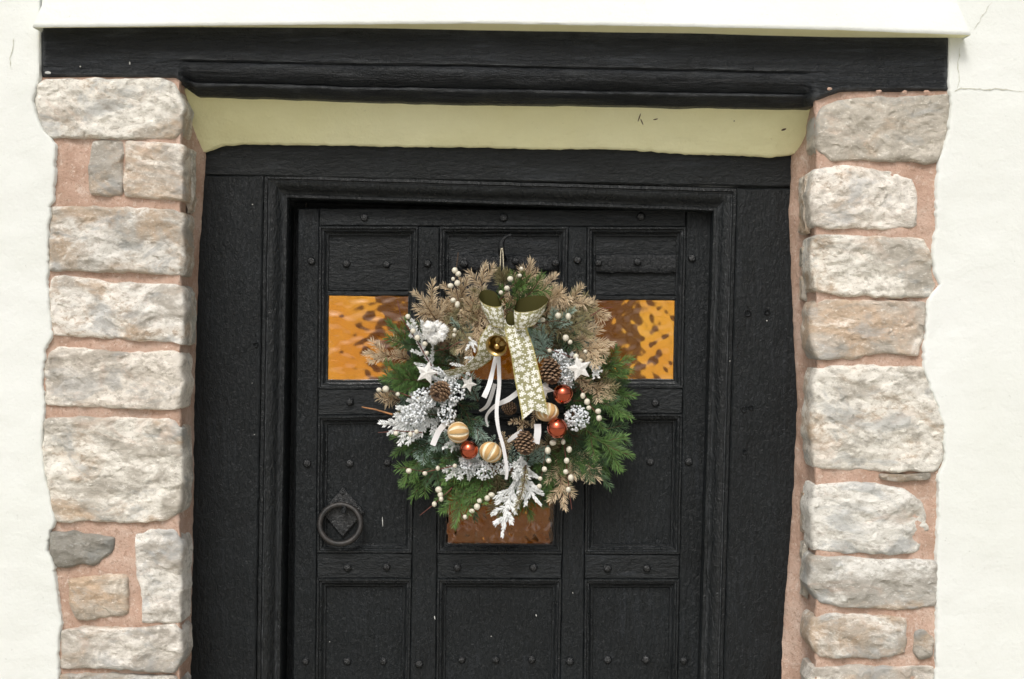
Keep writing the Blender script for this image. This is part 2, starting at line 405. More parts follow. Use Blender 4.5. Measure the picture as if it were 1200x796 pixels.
# hood: the render kicks out over the beam
hb = [(38, 32), (200, 30), (420, 28), (560, 27), (800, 31), (980, 35), (1138, 41)]
bt = [(38, 33), (200, 32), (420, 33.5), (560, 37), (800, 40), (980, 44.5), (1110, 45), (1138, 45)]
h = MB(); rws = []
cols = frange(0, 1, .012)
for k, t in enumerate([-1, 0, .02, .05, .1, .2, .35, .55, .8, 1.0]):
    row = []
    for u in cols:
        xb = lerp(38, 1138, u); pb = P(xb, table(hb, xb) + .5 * n1(u, 0, 0, 60), -.05)
        if t < 0:
            q = P(xb, table(bt, xb), 0.004); q.x = pb.x
            row.append(q); continue
        top = P(lerp(80, 1092, u), -62, -.001)
        q = pb.lerp(top, t)
        if t == 0: q.y += .004
        q.y += .0022 * fr((q.x, 0, q.z), 6, 3)
        row.append(q)
    rws.append(row)
hu = MB(); hu.grid(rws[:2]); adopt(hu.build('hood_soffit', 'cream_shade_plaster', None, smooth=60), wall)
ids = [None] + h.grid(rws[1:])
for c_, sgn in ((0, 1), (-1, -1)):       # ends run back into the wall
    end = [r[c_] for r in ids[1:]]
    bk = [h.vert((h.v[i][0] + sgn * .004, .02, h.v[i][2])) for i in end]
    h.bridge([end, bk])
adopt(h.build('hood', 'render_white', None, smooth=60), wall)
def crack(pts, wd=.0009):
    c = MB(); l = []; r_ = []
    dense = []
    for a, b in zip(pts, pts[1:]):
        for t in frange(0, 1, .08)[:-1]: dense.append((lerp(a[0], b[0], t), lerp(a[1], b[1], t)))
    for i, (x, y) in enumerate(dense):
        p = P(x, y, 0); p.x += .0022 * n1(x, y, 0, .16); p.z += .0022 * n1(x, y, 7, .16)
        p.y = wallY(p) - .0012
        ww = wd * (.35 + abs(n1(x, y, 3, .3)) * 1.6) * min(1, (len(dense) - i) / 6, (i + 1) / 4)
        d = Vector((pts[-1][0] - pts[0][0], 0, -(pts[-1][1] - pts[0][1]))).normalized(); nn = Vector((-d.z, 0, d.x)) * ww
        l.append(c.vert(p + nn)); r_.append(c.vert(p - nn))
    c.bridge([l, r_]); adopt(c.build('crack', 'crack_grey', None, smooth=0), wall)
crack([(1117, 108), (1125, 104), (1150, 106), (1165, 105), (1205, 109)], .0012)
crack([(1124, 56), (1121, 75), (1123, 95), (1120, 106)])
crack([(17, 46), (16, 60), (13, 70), (15, 82)], .001)
crack([(1140, 36), (1150, 20), (1162, 2)], .0006)

# ------------------------------------------------------------------ stone piers
LC = [(90, 218), (165, 240), (185, 242), (240, 238), (300, 233.5), (345, 232), (470, 228), (600, 227), (700, 225), (796, 222), (1300, 214)]    # mortar against the frame, left
RC = [(105, 958), (150, 946), (180, 927), (215, 926), (250, 924), (300, 926), (400, 930), (470, 934), (560, 930), (640, 925), (720, 918), (796, 915), (1300, 905)]
def pier_mortar(side, outer, contact, corner, sx, parent):
    m = MB(); ids = []
    top = 90 if side < 0 else 106
    z0, z1 = 0.0, H - (top - 398) * SC
    for z in frange(z0, z1, .0075):
        py = z2y(z)
        xo = (table(outer, py) - 600) * SC + side * .02
        pts = []
        xc = (corner - 600) * SC
        for t in frange(0, 1, .045): pts.append((lerp(xo, xc, t), .0070))
        for q in ((xc - side * .003, .013), (sx + side * .003, .022), (sx + side * .002, .04), (sx + side * .002, .055), (sx + side * .0018, .07), (sx + side * .001, .085), (sx, .1)): pts.append(q)
        cx = P(table(contact, z2y(z, .15)), 0, .15).x + side * .002 * fr((side, 0, z), 30, 3)
        for t in (.3, .6, .85, 1.0): pts.append((lerp(sx, cx, t), lerp(.1, .147, t)))
        pts.append((cx + side * .004, .165))
        row = []
        for i, (x, y) in enumerate(pts):
            d = .0042 * fr((x, y, z), 24, 5) + .003 * fr((x, y, z), 7, 2)
            if i < 23: y += d
            elif i < len(pts) - 2: x -= side * d * .8
            row.append(m.vert((x, y, z)))
        ids.append(row)
    m.bridge(ids)
    adopt(m.build('mortar', 'mortar', None, smooth=60), parent)

def stone(outline, parent, name='stone', Yf=-.003, Yb=.075, dark=0.0, seed=0, rough=1.0, grow=1.8):
    rnd = random.Random(seed * 77 + 5)
    gx = sum(p[0] for p in outline) / len(outline); gy = sum(p[1] for p in outline) / len(outline)
    outline = [(x + grow * max(-1, min(1, (x - gx) / 12)), y + grow * max(-1, min(1, (y - gy) / 12))) for x, y in outline]
    pts = [P(x, y, Yf) for x, y in outline]
    per = sum((pts[i] - pts[i - 1]).length for i in range(len(pts)))
    n = max(28, int(per / .0075)); dense = []
    step = per / n; acc = 0
    for i in range(len(pts)):
        a, b = pts[i], pts[(i + 1) % len(pts)]; L_ = (b - a).length; k = max(1, round(L_ / step))
        for j in range(k): dense.append(a.lerp(b, j / k))
    # soften the corners, then roughen the outline
    for _ in range(1):
        dense = [(dense[i - 1] + dense[i] * 2 + dense[(i + 1) % len(dense)]) / 4 for i in range(len(dense))]
    cen = sum(dense, Vector()) / len(dense)
    dense = [p + (p - cen).normalized() * (.0045 * fr((p.x + seed, seed, p.z), 32, 4) * rough) for p in dense]
    minr = min((p - cen).length for p in dense)
    planes = []
    for k in range(7):
        a = rnd.uniform(0, 6.283); sl = rnd.uniform(.02, .13)
        ext = .5 * max(p.x for p in dense) - .5 * min(p.x for p in dense)
        planes.append((math.cos(a) * sl, math.sin(a) * sl, rnd.uniform(.001, .006) + sl * ext * .55))
    def hgt(p):
        x, z = p.x - cen.x, p.z - cen.z
        f = min(a * x + b * z + c for a, b, c in planes)
        f = max(-.009, min(.005, f))
        rid = abs(fr((p.x + seed * 3.1, seed, p.z * 1.5), 13, 4))
        tn = 2.6 * fr((p.x + .3 * p.z, seed + 20, p.z * 1.5), 9, 5); fl = math.floor(tn); st_ = tn - fl; ter = (fl + min(1, max(0, (st_ - .38) / .24))) / 2.6
        return (f + .0075 * ter + .0032 * fr((p.x, seed, p.z * 1.6), 24, 5) - .005 * rid + .0020 * fr((p.x, seed + 9, p.z * 1.3), 60, 4)) * rough
    m = MB(); ids = []
    tx = max(4, .011 / minr)
    prof = [(0, Yb - Yf), (0, .045), (0, .024), (.0005, .011), (.0018, .0055), (.0042, .0022), (.0075, .0006)]
    for ins, dy in prof:
        row = []
        for p in dense:
            r = (p - cen).length; q = cen + (p - cen) * max(.3, 1 - ins / r)
            k = 1 if dy > .03 else .35 if dy > .02 else .6 if dy > .01 else .9
            if dy > .02:
                q = q - (q - cen).normalized() * .0018 * fr((q.x, dy * 8, q.z), 40, 3)
            y = Yf + dy - (0 if dy > .03 else k * hgt(q))
            row.append(m.vert((q.x, y, q.z), dark))
        ids.append(row)
    # fill the face with an even triangle net
    m.bridge(ids, True)
    last = ids[-1]; vin = [Vector((m.v[i][0], m.v[i][2])) for i in last]; nb = len(vin)
    st = .0046
    x_ = min(p.x for p in vin); X_ = max(p.x for p in vin); z_ = min(p.y for p in vin); Z_ = max(p.y for p in vin)
    def inside(q):
        c = False
        for i in range(nb):
            a, b = vin[i - 1], vin[i]
            if (a.y > q.y) != (b.y > q.y) and q.x < (b.x - a.x) * (q.y - a.y) / (b.y - a.y) + a.x: c = not c
        return c
    extra = []
    for zz in frange(z_, Z_, st):
        for xx in frange(x_, X_, st):
            q = Vector((xx + rnd.uniform(-.3, .3) * st, zz + rnd.uniform(-.3, .3) * st))
            if inside(q) and min((q - p).length_squared for p in vin) > (st * .55) ** 2: extra.append(q)
    vo, _, fo, ov, _, _ = delaunay_2d_cdt(vin + extra, [(i, (i + 1) % nb) for i in range(nb)], [], 1, 1e-7)
    mp_ = []
    for k, q in enumerate(vo):
        src = ov[k][0] if ov[k] else -1
        if 0 <= src < nb: mp_.append(last[src])
        else:
            p = Vector((q.x, 0, q.y)); mp_.append(m.vert((q.x, Yf - hgt(p), q.y), dark))
    for f_ in fo: m.f.append(tuple(reversed([mp_[i] for i in f_])))
    o = m.build(name, 'limestone', None, smooth=30); adopt(o, parent); return o

LS = [
 ([(50, 94), (90, 93), (185, 92), (203, 97), (214, 125), (211, 150), (202, 161), (150, 162), (95, 160), (58, 160), (48, 150), (40, 118), (43, 105)], 0),
 ([(108, 165), (128, 162), (143, 166), (143, 200), (142, 228), (106, 228), (102, 205)], .25),
 ([(147, 166), (180, 166), (213, 171), (214, 205), (213, 233), (180, 231), (146, 229), (145, 200)], 0),
 ([(60, 243), (100, 242), (200, 246), (214, 250), (215, 290), (213, 322), (190, 320), (120, 317), (58, 316), (56, 280)], .18),
 ([(58, 325), (75, 323), (130, 332), (203, 334), (214, 340), (215, 375), (213, 404), (205, 401), (160, 398), (100, 394), (62, 392), (57, 360)], 0),
 ([(55, 415), (70, 407), (150, 415), (200, 412), (212, 418), (213, 450), (211, 476), (203, 480), (140, 478), (55, 474), (50, 440)], .1),
 ([(52, 492), (120, 490), (203, 493), (211, 505), (213, 560), (211, 598), (195, 609), (150, 612), (110, 610), (65, 612), (60, 590), (50, 540)], 0),
 ([(59, 626), (85, 624), (133, 632), (130, 648), (105, 662), (64, 665), (57, 645)], .8),
 ([(158, 626), (185, 618), (203, 622), (213, 640), (211, 690), (210, 730), (166, 730), (168, 700), (160, 670)], 0),
 ([(80, 680), (140, 674), (148, 678), (147, 720), (90, 728), (83, 710)], 0),
 ([(72, 741), (100, 736), (160, 738), (203, 733), (212, 743), (212, 775), (203, 788), (160, 786), (100, 783), (70, 784)], .1),
 ([(66, 793), (110, 791), (205, 794), (211, 806), (210, 862), (150, 868), (70, 864)], .3),
 ([(66, 878), (130, 874), (206, 878), (210, 900), (208, 948), (120, 954), (70, 950)], .1),
 ([(72, 964), (120, 962), (124, 1040), (70, 1042)], .3), ([(134, 964), (207, 962), (208, 1038), (136, 1042)], 0),
 ([(66, 1054), (140, 1050), (207, 1054), (206, 1130), (130, 1136), (66, 1132)], .05),
 ([(70, 1146), (140, 1144), (206, 1146), (206, 1240), (130, 1246), (68, 1244)], .2)]
RS = [
 ([(970, 125), (985, 119), (1010, 115), (1113, 112), (1112, 145), (1107, 166), (1098, 188), (1080, 190), (1060, 187), (977, 187), (964, 172), (964, 140)], 0),
 ([(964, 199), (990, 194), (1040, 200), (1070, 210), (1076, 232), (1073, 265), (1030, 268), (975, 266), (962, 262), (960, 230)], 0),
 ([(958, 279), (970, 276), (1085, 280), (1092, 300), (1092, 325), (1101, 335), (1090, 347), (1060, 348), (985, 346), (963, 340), (957, 310)], .05),
 ([(955, 357), (965, 351), (1085, 355), (1083, 390), (1078, 416), (1040, 412), (1010, 419), (958, 421), (951, 400), (951, 375)], 0),
 ([(957, 432), (1005, 428), (1085, 432), (1095, 460), (1107, 500), (1105, 540), (1099, 552), (1050, 553), (955, 548), (951, 500)], .08),
 ([(958, 570), (1020, 566), (1060, 575), (1080, 588), (1088, 620), (1080, 645), (1050, 650), (1000, 648), (957, 645), (953, 600)], 0),
 ([(957, 653), (1050, 656), (1099, 659), (1099, 710), (1060, 715), (1000, 712), (960, 706), (951, 690), (951, 662)], .05),
 ([(954, 727), (970, 721), (1010, 722), (1063, 726), (1063, 765), (1030, 772), (960, 770), (949, 750)], .05),
 ([(1073, 740), (1085, 735), (1096, 750), (1093, 770), (1078, 774), (1070, 760)], .55),
 ([(952, 784), (1020, 782), (1095, 783), (1097, 830), (1050, 842), (955, 838)], .05),
 ([(1031, 556), (1060, 556), (1090, 555), (1088, 562), (1060, 565), (1034, 563)], .7),
 ([(950, 852), (1030, 850), (1096, 854), (1098, 930), (1020, 936), (950, 932)], .05),
 ([(950, 944), (1094, 944), (1096, 1020), (950, 1024)], .1),
 ([(950, 1036), (1040, 1034), (1044, 1112), (952, 1116)], .0), ([(1054, 1036), (1096, 1036), (1096, 1114), (1054, 1112)], .4),
 ([(950, 1128), (1096, 1126), (1098, 1240), (950, 1246)], .1)]
left_pier = thing('stone_pier', 'rough pale stone jamb beside the iron ring, with one small dark stone', 'stone pier', (-.8, 0, 0), 'stone jambs of the doorway', 'thing')
right_pier = thing('stone_pier', 'rough pale stone jamb on the hinge side of the door, away from the iron ring', 'stone pier', (.8, 0, 0), 'stone jambs of the doorway', 'thing')
pier_mortar(-1, LB, LC, 209, -.662, left_pier)
pier_mortar(1, RB, RC, 958, .607, right_pier)
for i, (o_, d_) in enumerate(LS):
    so = stone(o_, left_pier, dark=d_, seed=i + 1, Yb=.085 if max(p[0] for p in o_) > 200 else .03)
    if i == 7: so['label'] = 'small dark weathered stone'
for i, (o_, d_) in enumerate(RS):
    if min(p[0] for p in o_) < 966: o_ = [(x - max(0, min(1, (985 - x) / 18)) * max(0, min(p[0] for p in o_) - (958 if i == 0 else 951)), y) for x, y in o_]     # wraps the corner into the reveal
    stone(o_, right_pier, dark=d_, seed=i + 41, Yb=.09 if min(p[0] for p in o_) < 965 else .03, Yf=-.002)
# thin packing stones showing in the right reveal
def reveal_chip(parent, y0, y1, Y0, Y1, x, side, seed):
    m = MB(); rows = []
    zs = frange(H - (y1 - 398) * SC, H - (y0 - 398) * SC, .006); ys = frange(Y0, Y1, .006)
    for i, z in enumerate(zs):
        row = []
        for j, y in enumerate(ys):
            e = min(i, len(zs) - 1 - i, j, len(ys) - 1 - j)
            row.append((x - side * ((.004 if e > 0 else -.006) + .004 * fr((seed, y, z), 45, 4)), y, z + .003 * n1(seed, y, z, 60)))
        rows.append(row)
    m.grid(rows); m.a = [.3] * len(m.v)
    adopt(m.build('packing_stone', 'limestone', None, smooth=50), parent)
reveal_chip(right_pier, 200, 272, .05, .118, .598, 1, 3)
reveal_chip(right_pier, 284, 312, .07, .115, .598, 1, 5)
reveal_chip(right_pier, 318, 352, .085, .112, .598, 1, 6)
reveal_chip(right_pier, 580, 634, .07, .112, .600, 1, 8)
reveal_chip(right_pier, 640, 710, .075, .116, .600, 1, 11)
reveal_chip(left_pier, 168, 246, .06, .105, -.655, -1, 9)
reveal_chip(left_pier, 338, 405, .06, .108, -.655, -1, 10)

# ------------------------------------------------------------------ lintel beam
lintel = thing('lintel_beam', 'long black painted timber lintel with carved moulding over the doorway', 'lintel', (0, 0, 1.95), kind='thing')
lt = [(48, 31), (200, 31), (420, 32.5), (560, 36), (800, 39), (980, 43.5), (1112, 44)]
lbm = [(48, 92), (205, 93), (225, 108), (300, 109), (420, 114), (560, 116.5), (700, 118.5), (850, 121), (955, 122), (985, 109), (1112, 109)]
gr1 = [(48, 69), (225, 71), (400, 75), (560, 77), (800, 82), (940, 85), (1112, 88)]
m = MB(); ids = []
prof = [(-.25, .03), (-.22, .004), (0, 0), (.25, 0), (.5, 0), (.75, 0), (.9, .0), (.97, .0006), (1.0, .004), (1.02, .0065), (1.06, .0045), (1.14, .004), (1.25, .006), (1.38, .011), (1.5, .019), (1.58, .026), (1.62, .030), (1.64, .026), (1.70, .026), (1.75, .029), (1.85, .038), (2.0, .052), (2.02, .085)]
for px in frange(48, 1112, 3.5):
    a = table(lt, px) - 6; b = table(gr1, px); c = table(lbm, px)
    mo = max(0, min(1, (px - 208) / 12, (957 - px) / 14)); mo = mo * mo * (3 - 2 * mo)
    row = []
    for t, y in prof:
        tt = max(t, 0)
        py = lerp(a, b, tt) if tt <= 1 else lerp(b, c, tt - 1)
        Y = -.002 + (y * mo if t > .95 else y) + ((.003 if t >= 1.85 else 0) + (.02 if t >= 2 else 0)) * (1 - mo)
        if t == 2.02: Y = .09
        q = P(px, py, 0.0); q.y = Y
        e = 1 if 0 < t < 2 else .6
        q.y += e * (.0030 * fr((q.x * .35, 2, q.z), 9, 3) + .0016 * fr((q.x * .12, 4, q.z), 70, 3))
        q.z += .0016 * fr((q.x, 6, t), 14, 4)
        if px < 49 or px > 1111: q.y += .006
        row.append(m.vert(q))
    ids.append(row)
m.bridge(ids)
for r, sgn in ((ids[0], 1), (ids[-1], -1)):
    bk = [m.vert((m.v[i][0] + sgn * .002, .1, m.v[i][2])) for i in r]; m.bridge([r, bk] if sgn < 0 else [bk, r])
adopt(m.build('beam', 'black_beam', None, smooth=38), lintel)
# flecks of bare mortar and paint along the arrises
for (x, y, w_, h_) in ((1030, 107, 5, 3), (1060, 108, 4, 3), (1086, 107.5, 4, 3), (972, 104, 4, 2.5), (56, 85, 5, 2), (94, 78, 1.4, 1.2), (152, 74, .9, 3)):
    c = MB(); q = P(x, y, -.0055)
    ring = [c.vert(q + Vector((math.cos(k * .785) * w_ * SC * random.uniform(.6, 1), random.uniform(.0, .001), math.sin(k * .785) * h_ * SC * random.uniform(.5, 1)))) for k in range(8)]
    tip = c.vert(q + Vector((0, -.0015, 0)))
    for k in range(8): c.f.append((ring[k], ring[(k + 1) % 8], tip))
    adopt(c.build('paint_chip', 'scratch_white' if x < 200 else 'mortar', None), lintel)

# plaster soffit between the lintel and the door frame
sb = [(205, 186), (243, 177), (258, 171), (285, 168.5), (400, 170), (470, 171.5), (560, 172), (600, 173.5), (650, 174.5), (700, 174), (740, 175.5), (800, 180), (870, 182), (905, 184), (928, 181), (970, 172)]
m = MB(); rows = []
for t in [0, .08, .16, .25, .35, .45, .55, .65, .75, .84, .92, .97, 1.0, 1.02]:
    row = []
    for u in frange(0, 1, .006):
        x0 = lerp(190, 985, u); x1 = lerp(215, 960, u)
        a = P(x0, table(lbm, max(225, min(950, x0))) - 4, .05)
        b = P(x1, table(sb, x1) + 1.2 * fr((u, 0, 0), 70, 4), .138)
        tt = min(t, 1)
        q = a.lerp(b, tt)
        q.z += .010 * math.sin(tt * math.pi)            # hollow curve of the cove
        q.y += .0025 * fr((q.x, q.y, q.z), 9, 4) * (1 if t <= 1 else 0)
        if t > 1: q.y += .03; q.z -= .001
        row.append(q)
    rows.append(row)
m.grid(rows)
adopt(m.build('soffit', 'cream_shade_plaster', None, smooth=60), wall)
for (x, y, w_, h_, r_) in ((918, 150, 3.2, 1.2, .3), (749, 136, .8, 5, -.3), (752, 141, .7, 4, .5), (768, 138, 3, .7, .2), (953, 139, 3, 3, .4), (860, 140, .8, .7, 0)):
    c = MB(); t_ = (y - table(lbm, x)) / (table(sb, x) - table(lbm, x)); Ym = .05 + .088 * t_
    q = P(x, y, Ym); q.y -= .004; q.z -= .004
    ring = [c.vert(q + Vector(((math.cos(k * .785) * w_ * math.cos(r_) - math.sin(k * .785) * h_ * math.sin(r_)) * SC, (math.cos(k * .785) * w_ * math.sin(r_) + math.sin(k * .785) * h_ * math.cos(r_)) * SC * -.6, (math.cos(k * .785) * w_ * math.sin(r_) + math.sin(k * .785) * h_ * math.cos(r_)) * SC))) for k in range(8)]
    tip = c.vert(q + Vector((0, -.002, -.001)))
    for k in range(8): c.f.append((ring[k], ring[(k + 1) % 8], tip))
    adopt(c.build('dirt_fleck', 'husk', None), wall)

# ------------------------------------------------------------------ boards
def line(a, b):      # column of a nearly upright line through two photograph points, at row y
    return lambda y: lerp(a[0], b[0], (y - a[1]) / (b[1] - a[1]))
def board(name, quad, Yf, Yb, mat_, parent, bev=.003, res=.014, amp=.0012, edge=.0010, gap=.0006, seed=0.0, grain='v'):
    tl, tr, br, bl = [P(x, y, Yf) for x, y in quad]
    W = ((tr - tl).length + (br - bl).length) / 2; Hh = ((bl - tl).length + (br - tr).length) / 2
    def params(Ln):
        b = bev / Ln; g_ = gap / Ln
        inner = frange(b + g_, 1 - b - g_, res / Ln)
        return [g_] + inner + [1 - g_]
    us, vs_ = params(W), params(Hh)
    m = MB(); ids = []
    for j, v in enumerate(vs_):
        row = []
        for i, u in enumerate(us):
            q = tl.lerp(tr, u).lerp(bl.lerp(br, u), v)
            border = i in (0, len(us) - 1) or j in (0, len(vs_) - 1)
            q.y = Yf + (bev if border else 0)
            st = (1, .25) if grain == 'v' else (.25, 1)
            q.y += amp * (fr((q.x * st[0], seed, q.z * st[1]), 22, 3) + .5 * fr((q.x * st[0], seed + 4, q.z * st[1]), 90, 2))
            if i <= 1 or i >= len(us) - 2: q.x += edge * fr((seed, 1, q.z), 16, 3)
            if j <= 1 or j >= len(vs_) - 2: q.z += edge * fr((q.x, 1, seed), 16, 3)
            row.append(m.vert(q))
        ids.append(row)
    m.bridge(ids)
    loop = ids[0] + [r[-1] for r in ids[1:]] + ids[-1][-2::-1] + [r[0] for r in ids[-2:0:-1]]
    bk = [m.vert((m.v[i][0], Yb, m.v[i][2])) for i in loop]
    m.bridge([bk, loop], True)
    m.f.append(tuple(reversed(bk)))
    o = m.build(name, mat_, None, smooth=34); adopt(o, parent); return o
def sweep(name, quad, prof, Y0, mat_, parent, closed=True, res=.015, wob=.0008, seed=0.0):
    """moulding run round the inside of a quad; prof = [(inset metres, Y)]"""
    tl, tr, br, bl = [P(x, y, Y0) for x, y in quad]
    sg = {0: (1, -1), 1: (-1, -1), 2: (-1, 1), 3: (1, 1)}
    cs = [bl, tl, tr, br] if not closed else [tl, tr, br, bl]
    sgn = [sg[3], sg[0], sg[1], sg[2]] if not closed else [sg[0], sg[1], sg[2], sg[3]]
    if not closed: sgn = [(1, 0), (1, -1), (-1, -1), (-1, 0)]
    loops = []
    segs = list(zip(range(len(cs)), list(range(1, len(cs))) + ([0] if closed else [])))
    for ins, Y in prof:
        pts = []
        cc = [Vector((c.x + s_[0] * ins, Y, c.z + s_[1] * ins)) for c, s_ in zip(cs, sgn)]
        for a, b in segs:
            n = max(1, int((cs[b] - cs[a]).length / res))
            for k in range(n): pts.append(cc[a].lerp(cc[b], k / n))
        if not closed: pts.append(cc[-1])
        pts = [Vector((p.x + wob * fr((p.x, seed, p.z), 18, 3), p.y + wob * fr((p.x, seed + 3, p.z), 25, 3), p.z + wob * fr((p.x, seed + 6, p.z), 18, 3))) for p in pts]
        loops.append(pts)
    m = MB(); ids = [[m.vert(p) for p in l] for l in loops]
    m.bridge(ids, closed)
    o = m.build(name, mat_, None, smooth=38); adopt(o, parent); return o

# ------------------------------------------------------------------ door frame
FY = .150
frame = thing('timber_doorcase', 'heavy black timber door frame with moulded inner edge', 'door frame', (0, FY, 0), kind='thing')
YF = z2y(0.0, FY)
gl = line((309, 205), (300, 796)); gR = line((864, 220), (848, 796))
il = line((334, 234), (327, 796)); iR = line((835, 242), (822, 796))
board('jamb', [(214, 205.2), (gl(205), 205.2), (gl(YF), YF), (198, YF)], FY, .27, 'black_vert', frame, seed=1, amp=.0022, res=.012)
board('jamb', [(gR(221), 220.6), (950, 220.6), (940, YF), (gR(YF), YF)], FY, .27, 'black_vert', frame, seed=2, amp=.0022, res=.012)
board('head', [(214, 160), (950, 170), (950, 220.4), (214, 205)], FY - .001, .27, 'black_horiz', frame, seed=3, amp=.0022, res=.012, grain='h')
sweep('moulding', [(gl(204.5), 204.5), (gR(220), 220), (gR(YF), YF), (gl(YF), YF)],
      [(-.001, FY + .008), (.001, FY + .007), (.002, FY + .002), (.008, FY + .001), (.0095, FY + .006), (.012, FY + .0065), (.0135, FY + .003), (.018, FY + .0035), (.024, FY + .0065), (.030, FY + .013), (.0355, FY + .021), (.039, FY + .024), (.040, FY + .021), (.0455, FY + .021), (.0475, FY + .024), (.048, FY + .05), (.0485, FY + .1)],
      FY, 'black_moulding', frame, closed=False, wob=.0010, seed=5)
board('rebate', [(316, 236), (358, 236), (352, YF), (306, YF)], .252, .275, 'black_vert', frame, seed=7)
board('rebate', [(824, 236), (858, 236), (846, YF), (806, YF)], .252, .275, 'black_vert', frame, seed=8)
board('rebate', [(358.5, 226), (823, 228), (823, 256), (358.5, 256)], .251, .275, 'black_horiz', frame, seed=9, grain='h')
# old bolt holes and dents in the frame
for (x, y, r_) in ((876, 367, 3.4), (899, 366, 2.6), (872, 480, 3), (880, 478, 2.2), (873, 530, 2.2), (300, 404, 2.4)):
    c = MB(); q = P(x, y, FY - .0028); rr = r_ * SC
    rings = []
    for k, (f_, dy) in enumerate(((1.5, .0025), (1.15, -.0008), (.9, .0), (.75, .004), (.0, .006))):
        rings.append([c.vert(q + Vector((math.cos(a * .785) * rr * f_ * random.uniform(.85, 1.1), dy, math.sin(a * .785) * rr * f_))) for a in range(8)])
    c.bridge(rings, True); adopt(c.build('nail_hole', 'black_iron', None), frame)

# ------------------------------------------------------------------ door
DY = .205          # face of stiles and rails
PY = .222          # face of the panels
door = thing('door', 'black studded plank and panel door with amber glass panes and iron ring', 'door', (0, DY, 0), kind='thing')
YD = z2y(.012, DY)
el = line((349, 247), (343, 796)); eR = line((834, 251), (823, 796))
a1 = line((374, 265), (370, 796)); b0 = line((490, 265), (480, 796)); b1 = line((515, 265), (511, 796))
c0 = line((666, 266), (656, 796)); c1 = line((688, 266), (684, 796)); d0 = line((804, 266), (794, 796))
# row limits left -> right of the door
rowsY = [(265, 266), (456, 455), (487, 485), (648, 650), (678, 679), (936, 938), (968, 970), (1160, 1162)]
def ry(i, x):
    a, b = rowsY[i]; return lerp(a, b, (x - 360) / 460)
YB = YD
def q4(fl, fR, t, b): return [(fl(t), t), (fR(t), t), (fR(b), b), (fl(b), b)]
board('stile', [(el(244), 244), (a1(244), 244), (a1(YB), YB), (el(YB), YB)], DY, .245, 'black_vert', door, seed=11, bev=.002)
board('stile', [(d0(246), 246), (eR(246), 246), (eR(YB), YB), (d0(YB), YB)], DY, .245, 'black_vert', door, seed=12, bev=.002)
board('rail', [(a1(244), 244), (d0(246), 246), (d0(266), ry(0, 800)), (a1(265), ry(0, 375))], DY, .245, 'black_horiz', door, seed=13, bev=.002, grain='h')
for k, (i0, i1) in enumerate(((1, 2), (3, 4), (5, 6))):
    for s_, (fa, fb) in enumerate(((a1, b0), (b1, c0), (c1, d0))):
        ya, yb = ry(i0, fa(500)), ry(i0, fb(500)); yc, yd = ry(i1, fb(500)), ry(i1, fa(500))
        board('rail', [(fa(ya), ya), (fb(yb), yb), (fb(yc), yc), (fa(yd), yd)], DY + .0008, .245, 'black_horiz', door, seed=20 + k * 3 + s_, bev=.002, grain='h')
board('rail', [(a1(1161), 1161), (d0(1161), 1161), (d0(YB), YB), (a1(YB), YB)], DY, .245, 'black_horiz', door, seed=33, bev=.002, grain='h')
for s_, (fa, fb) in enumerate(((b0, b1), (c0, c1))):
    board('muntin', [(fa(265), 265.5), (fb(265), 265.5), (fb(1160), 1160.5), (fa(1160), 1160.5)], DY + .0002, .245, 'black_vert', door, seed=35 + s_, bev=.002)
mprof = [(-.0005, DY + .003), (.0012, DY - .0012), (.0048, DY - .0012), (.0062, DY + .0045), (.0072, DY + .0055), (.010, DY + .0048), (.0135, DY + .009), (.0155, DY + .0135), (.0165, DY + .0125), (.0185, DY + .0128), (.0198, PY + .002)]
IN = .0195 / (SC * (D + DY) / D)
def glass_pane(x0, x1, y0, y1, seed, stretch, amp):
    a, b = P(x0, y0, PY + .004), P(x1, y1, PY + .004)
    nx, nz = int((b.x - a.x) / .0022), int((a.z - b.z) / .0022)
    def hh(x, z):
        sx_, sz = stretch
        dx_ = .25 * noise.noise(Vector((x * 22, seed, z * 22))); dz = .30 * noise.noise(Vector((x * 22, seed + 5, z * 22)))
        c = math.cos((x * sx_ + dx_) * 6.283) * math.cos((z * sz + dz) * 6.283)
        return amp * (.26 * c + 1.15 * noise.noise(Vector((x * sx_ * 1.3, seed + 2, z * sz * 1.3))) + .25 * noise.noise(Vector((x * sx_ * 3.1, seed + 9, z * sz * 3.1))))
    m = MB()
    f_ = m.grid([[(lerp(a.x, b.x, i / nx), a.y + hh(lerp(a.x, b.x, i / nx), lerp(a.z, b.z, j / nz)), lerp(a.z, b.z, j / nz)) for i in range(nx + 1)] for j in range(nz + 1)])
    bk = m.grid([[(lerp(a.x, b.x, i / nx), a.y + .006, lerp(a.z, b.z, j / nz)) for i in range(nx, -1, -1)] for j in range(nz + 1)])
    def border(ids): return ids[0] + [r[-1] for r in ids[1:]] + ids[-1][-2::-1] + [r[0] for r in ids[-2:0:-1]]
    fr_ = border(f_); bk2 = border([list(reversed(r)) for r in bk]); m.bridge([bk2, fr_], True)
    adopt(m.build('glass_pane', 'amber_glass', None, smooth=80), door)
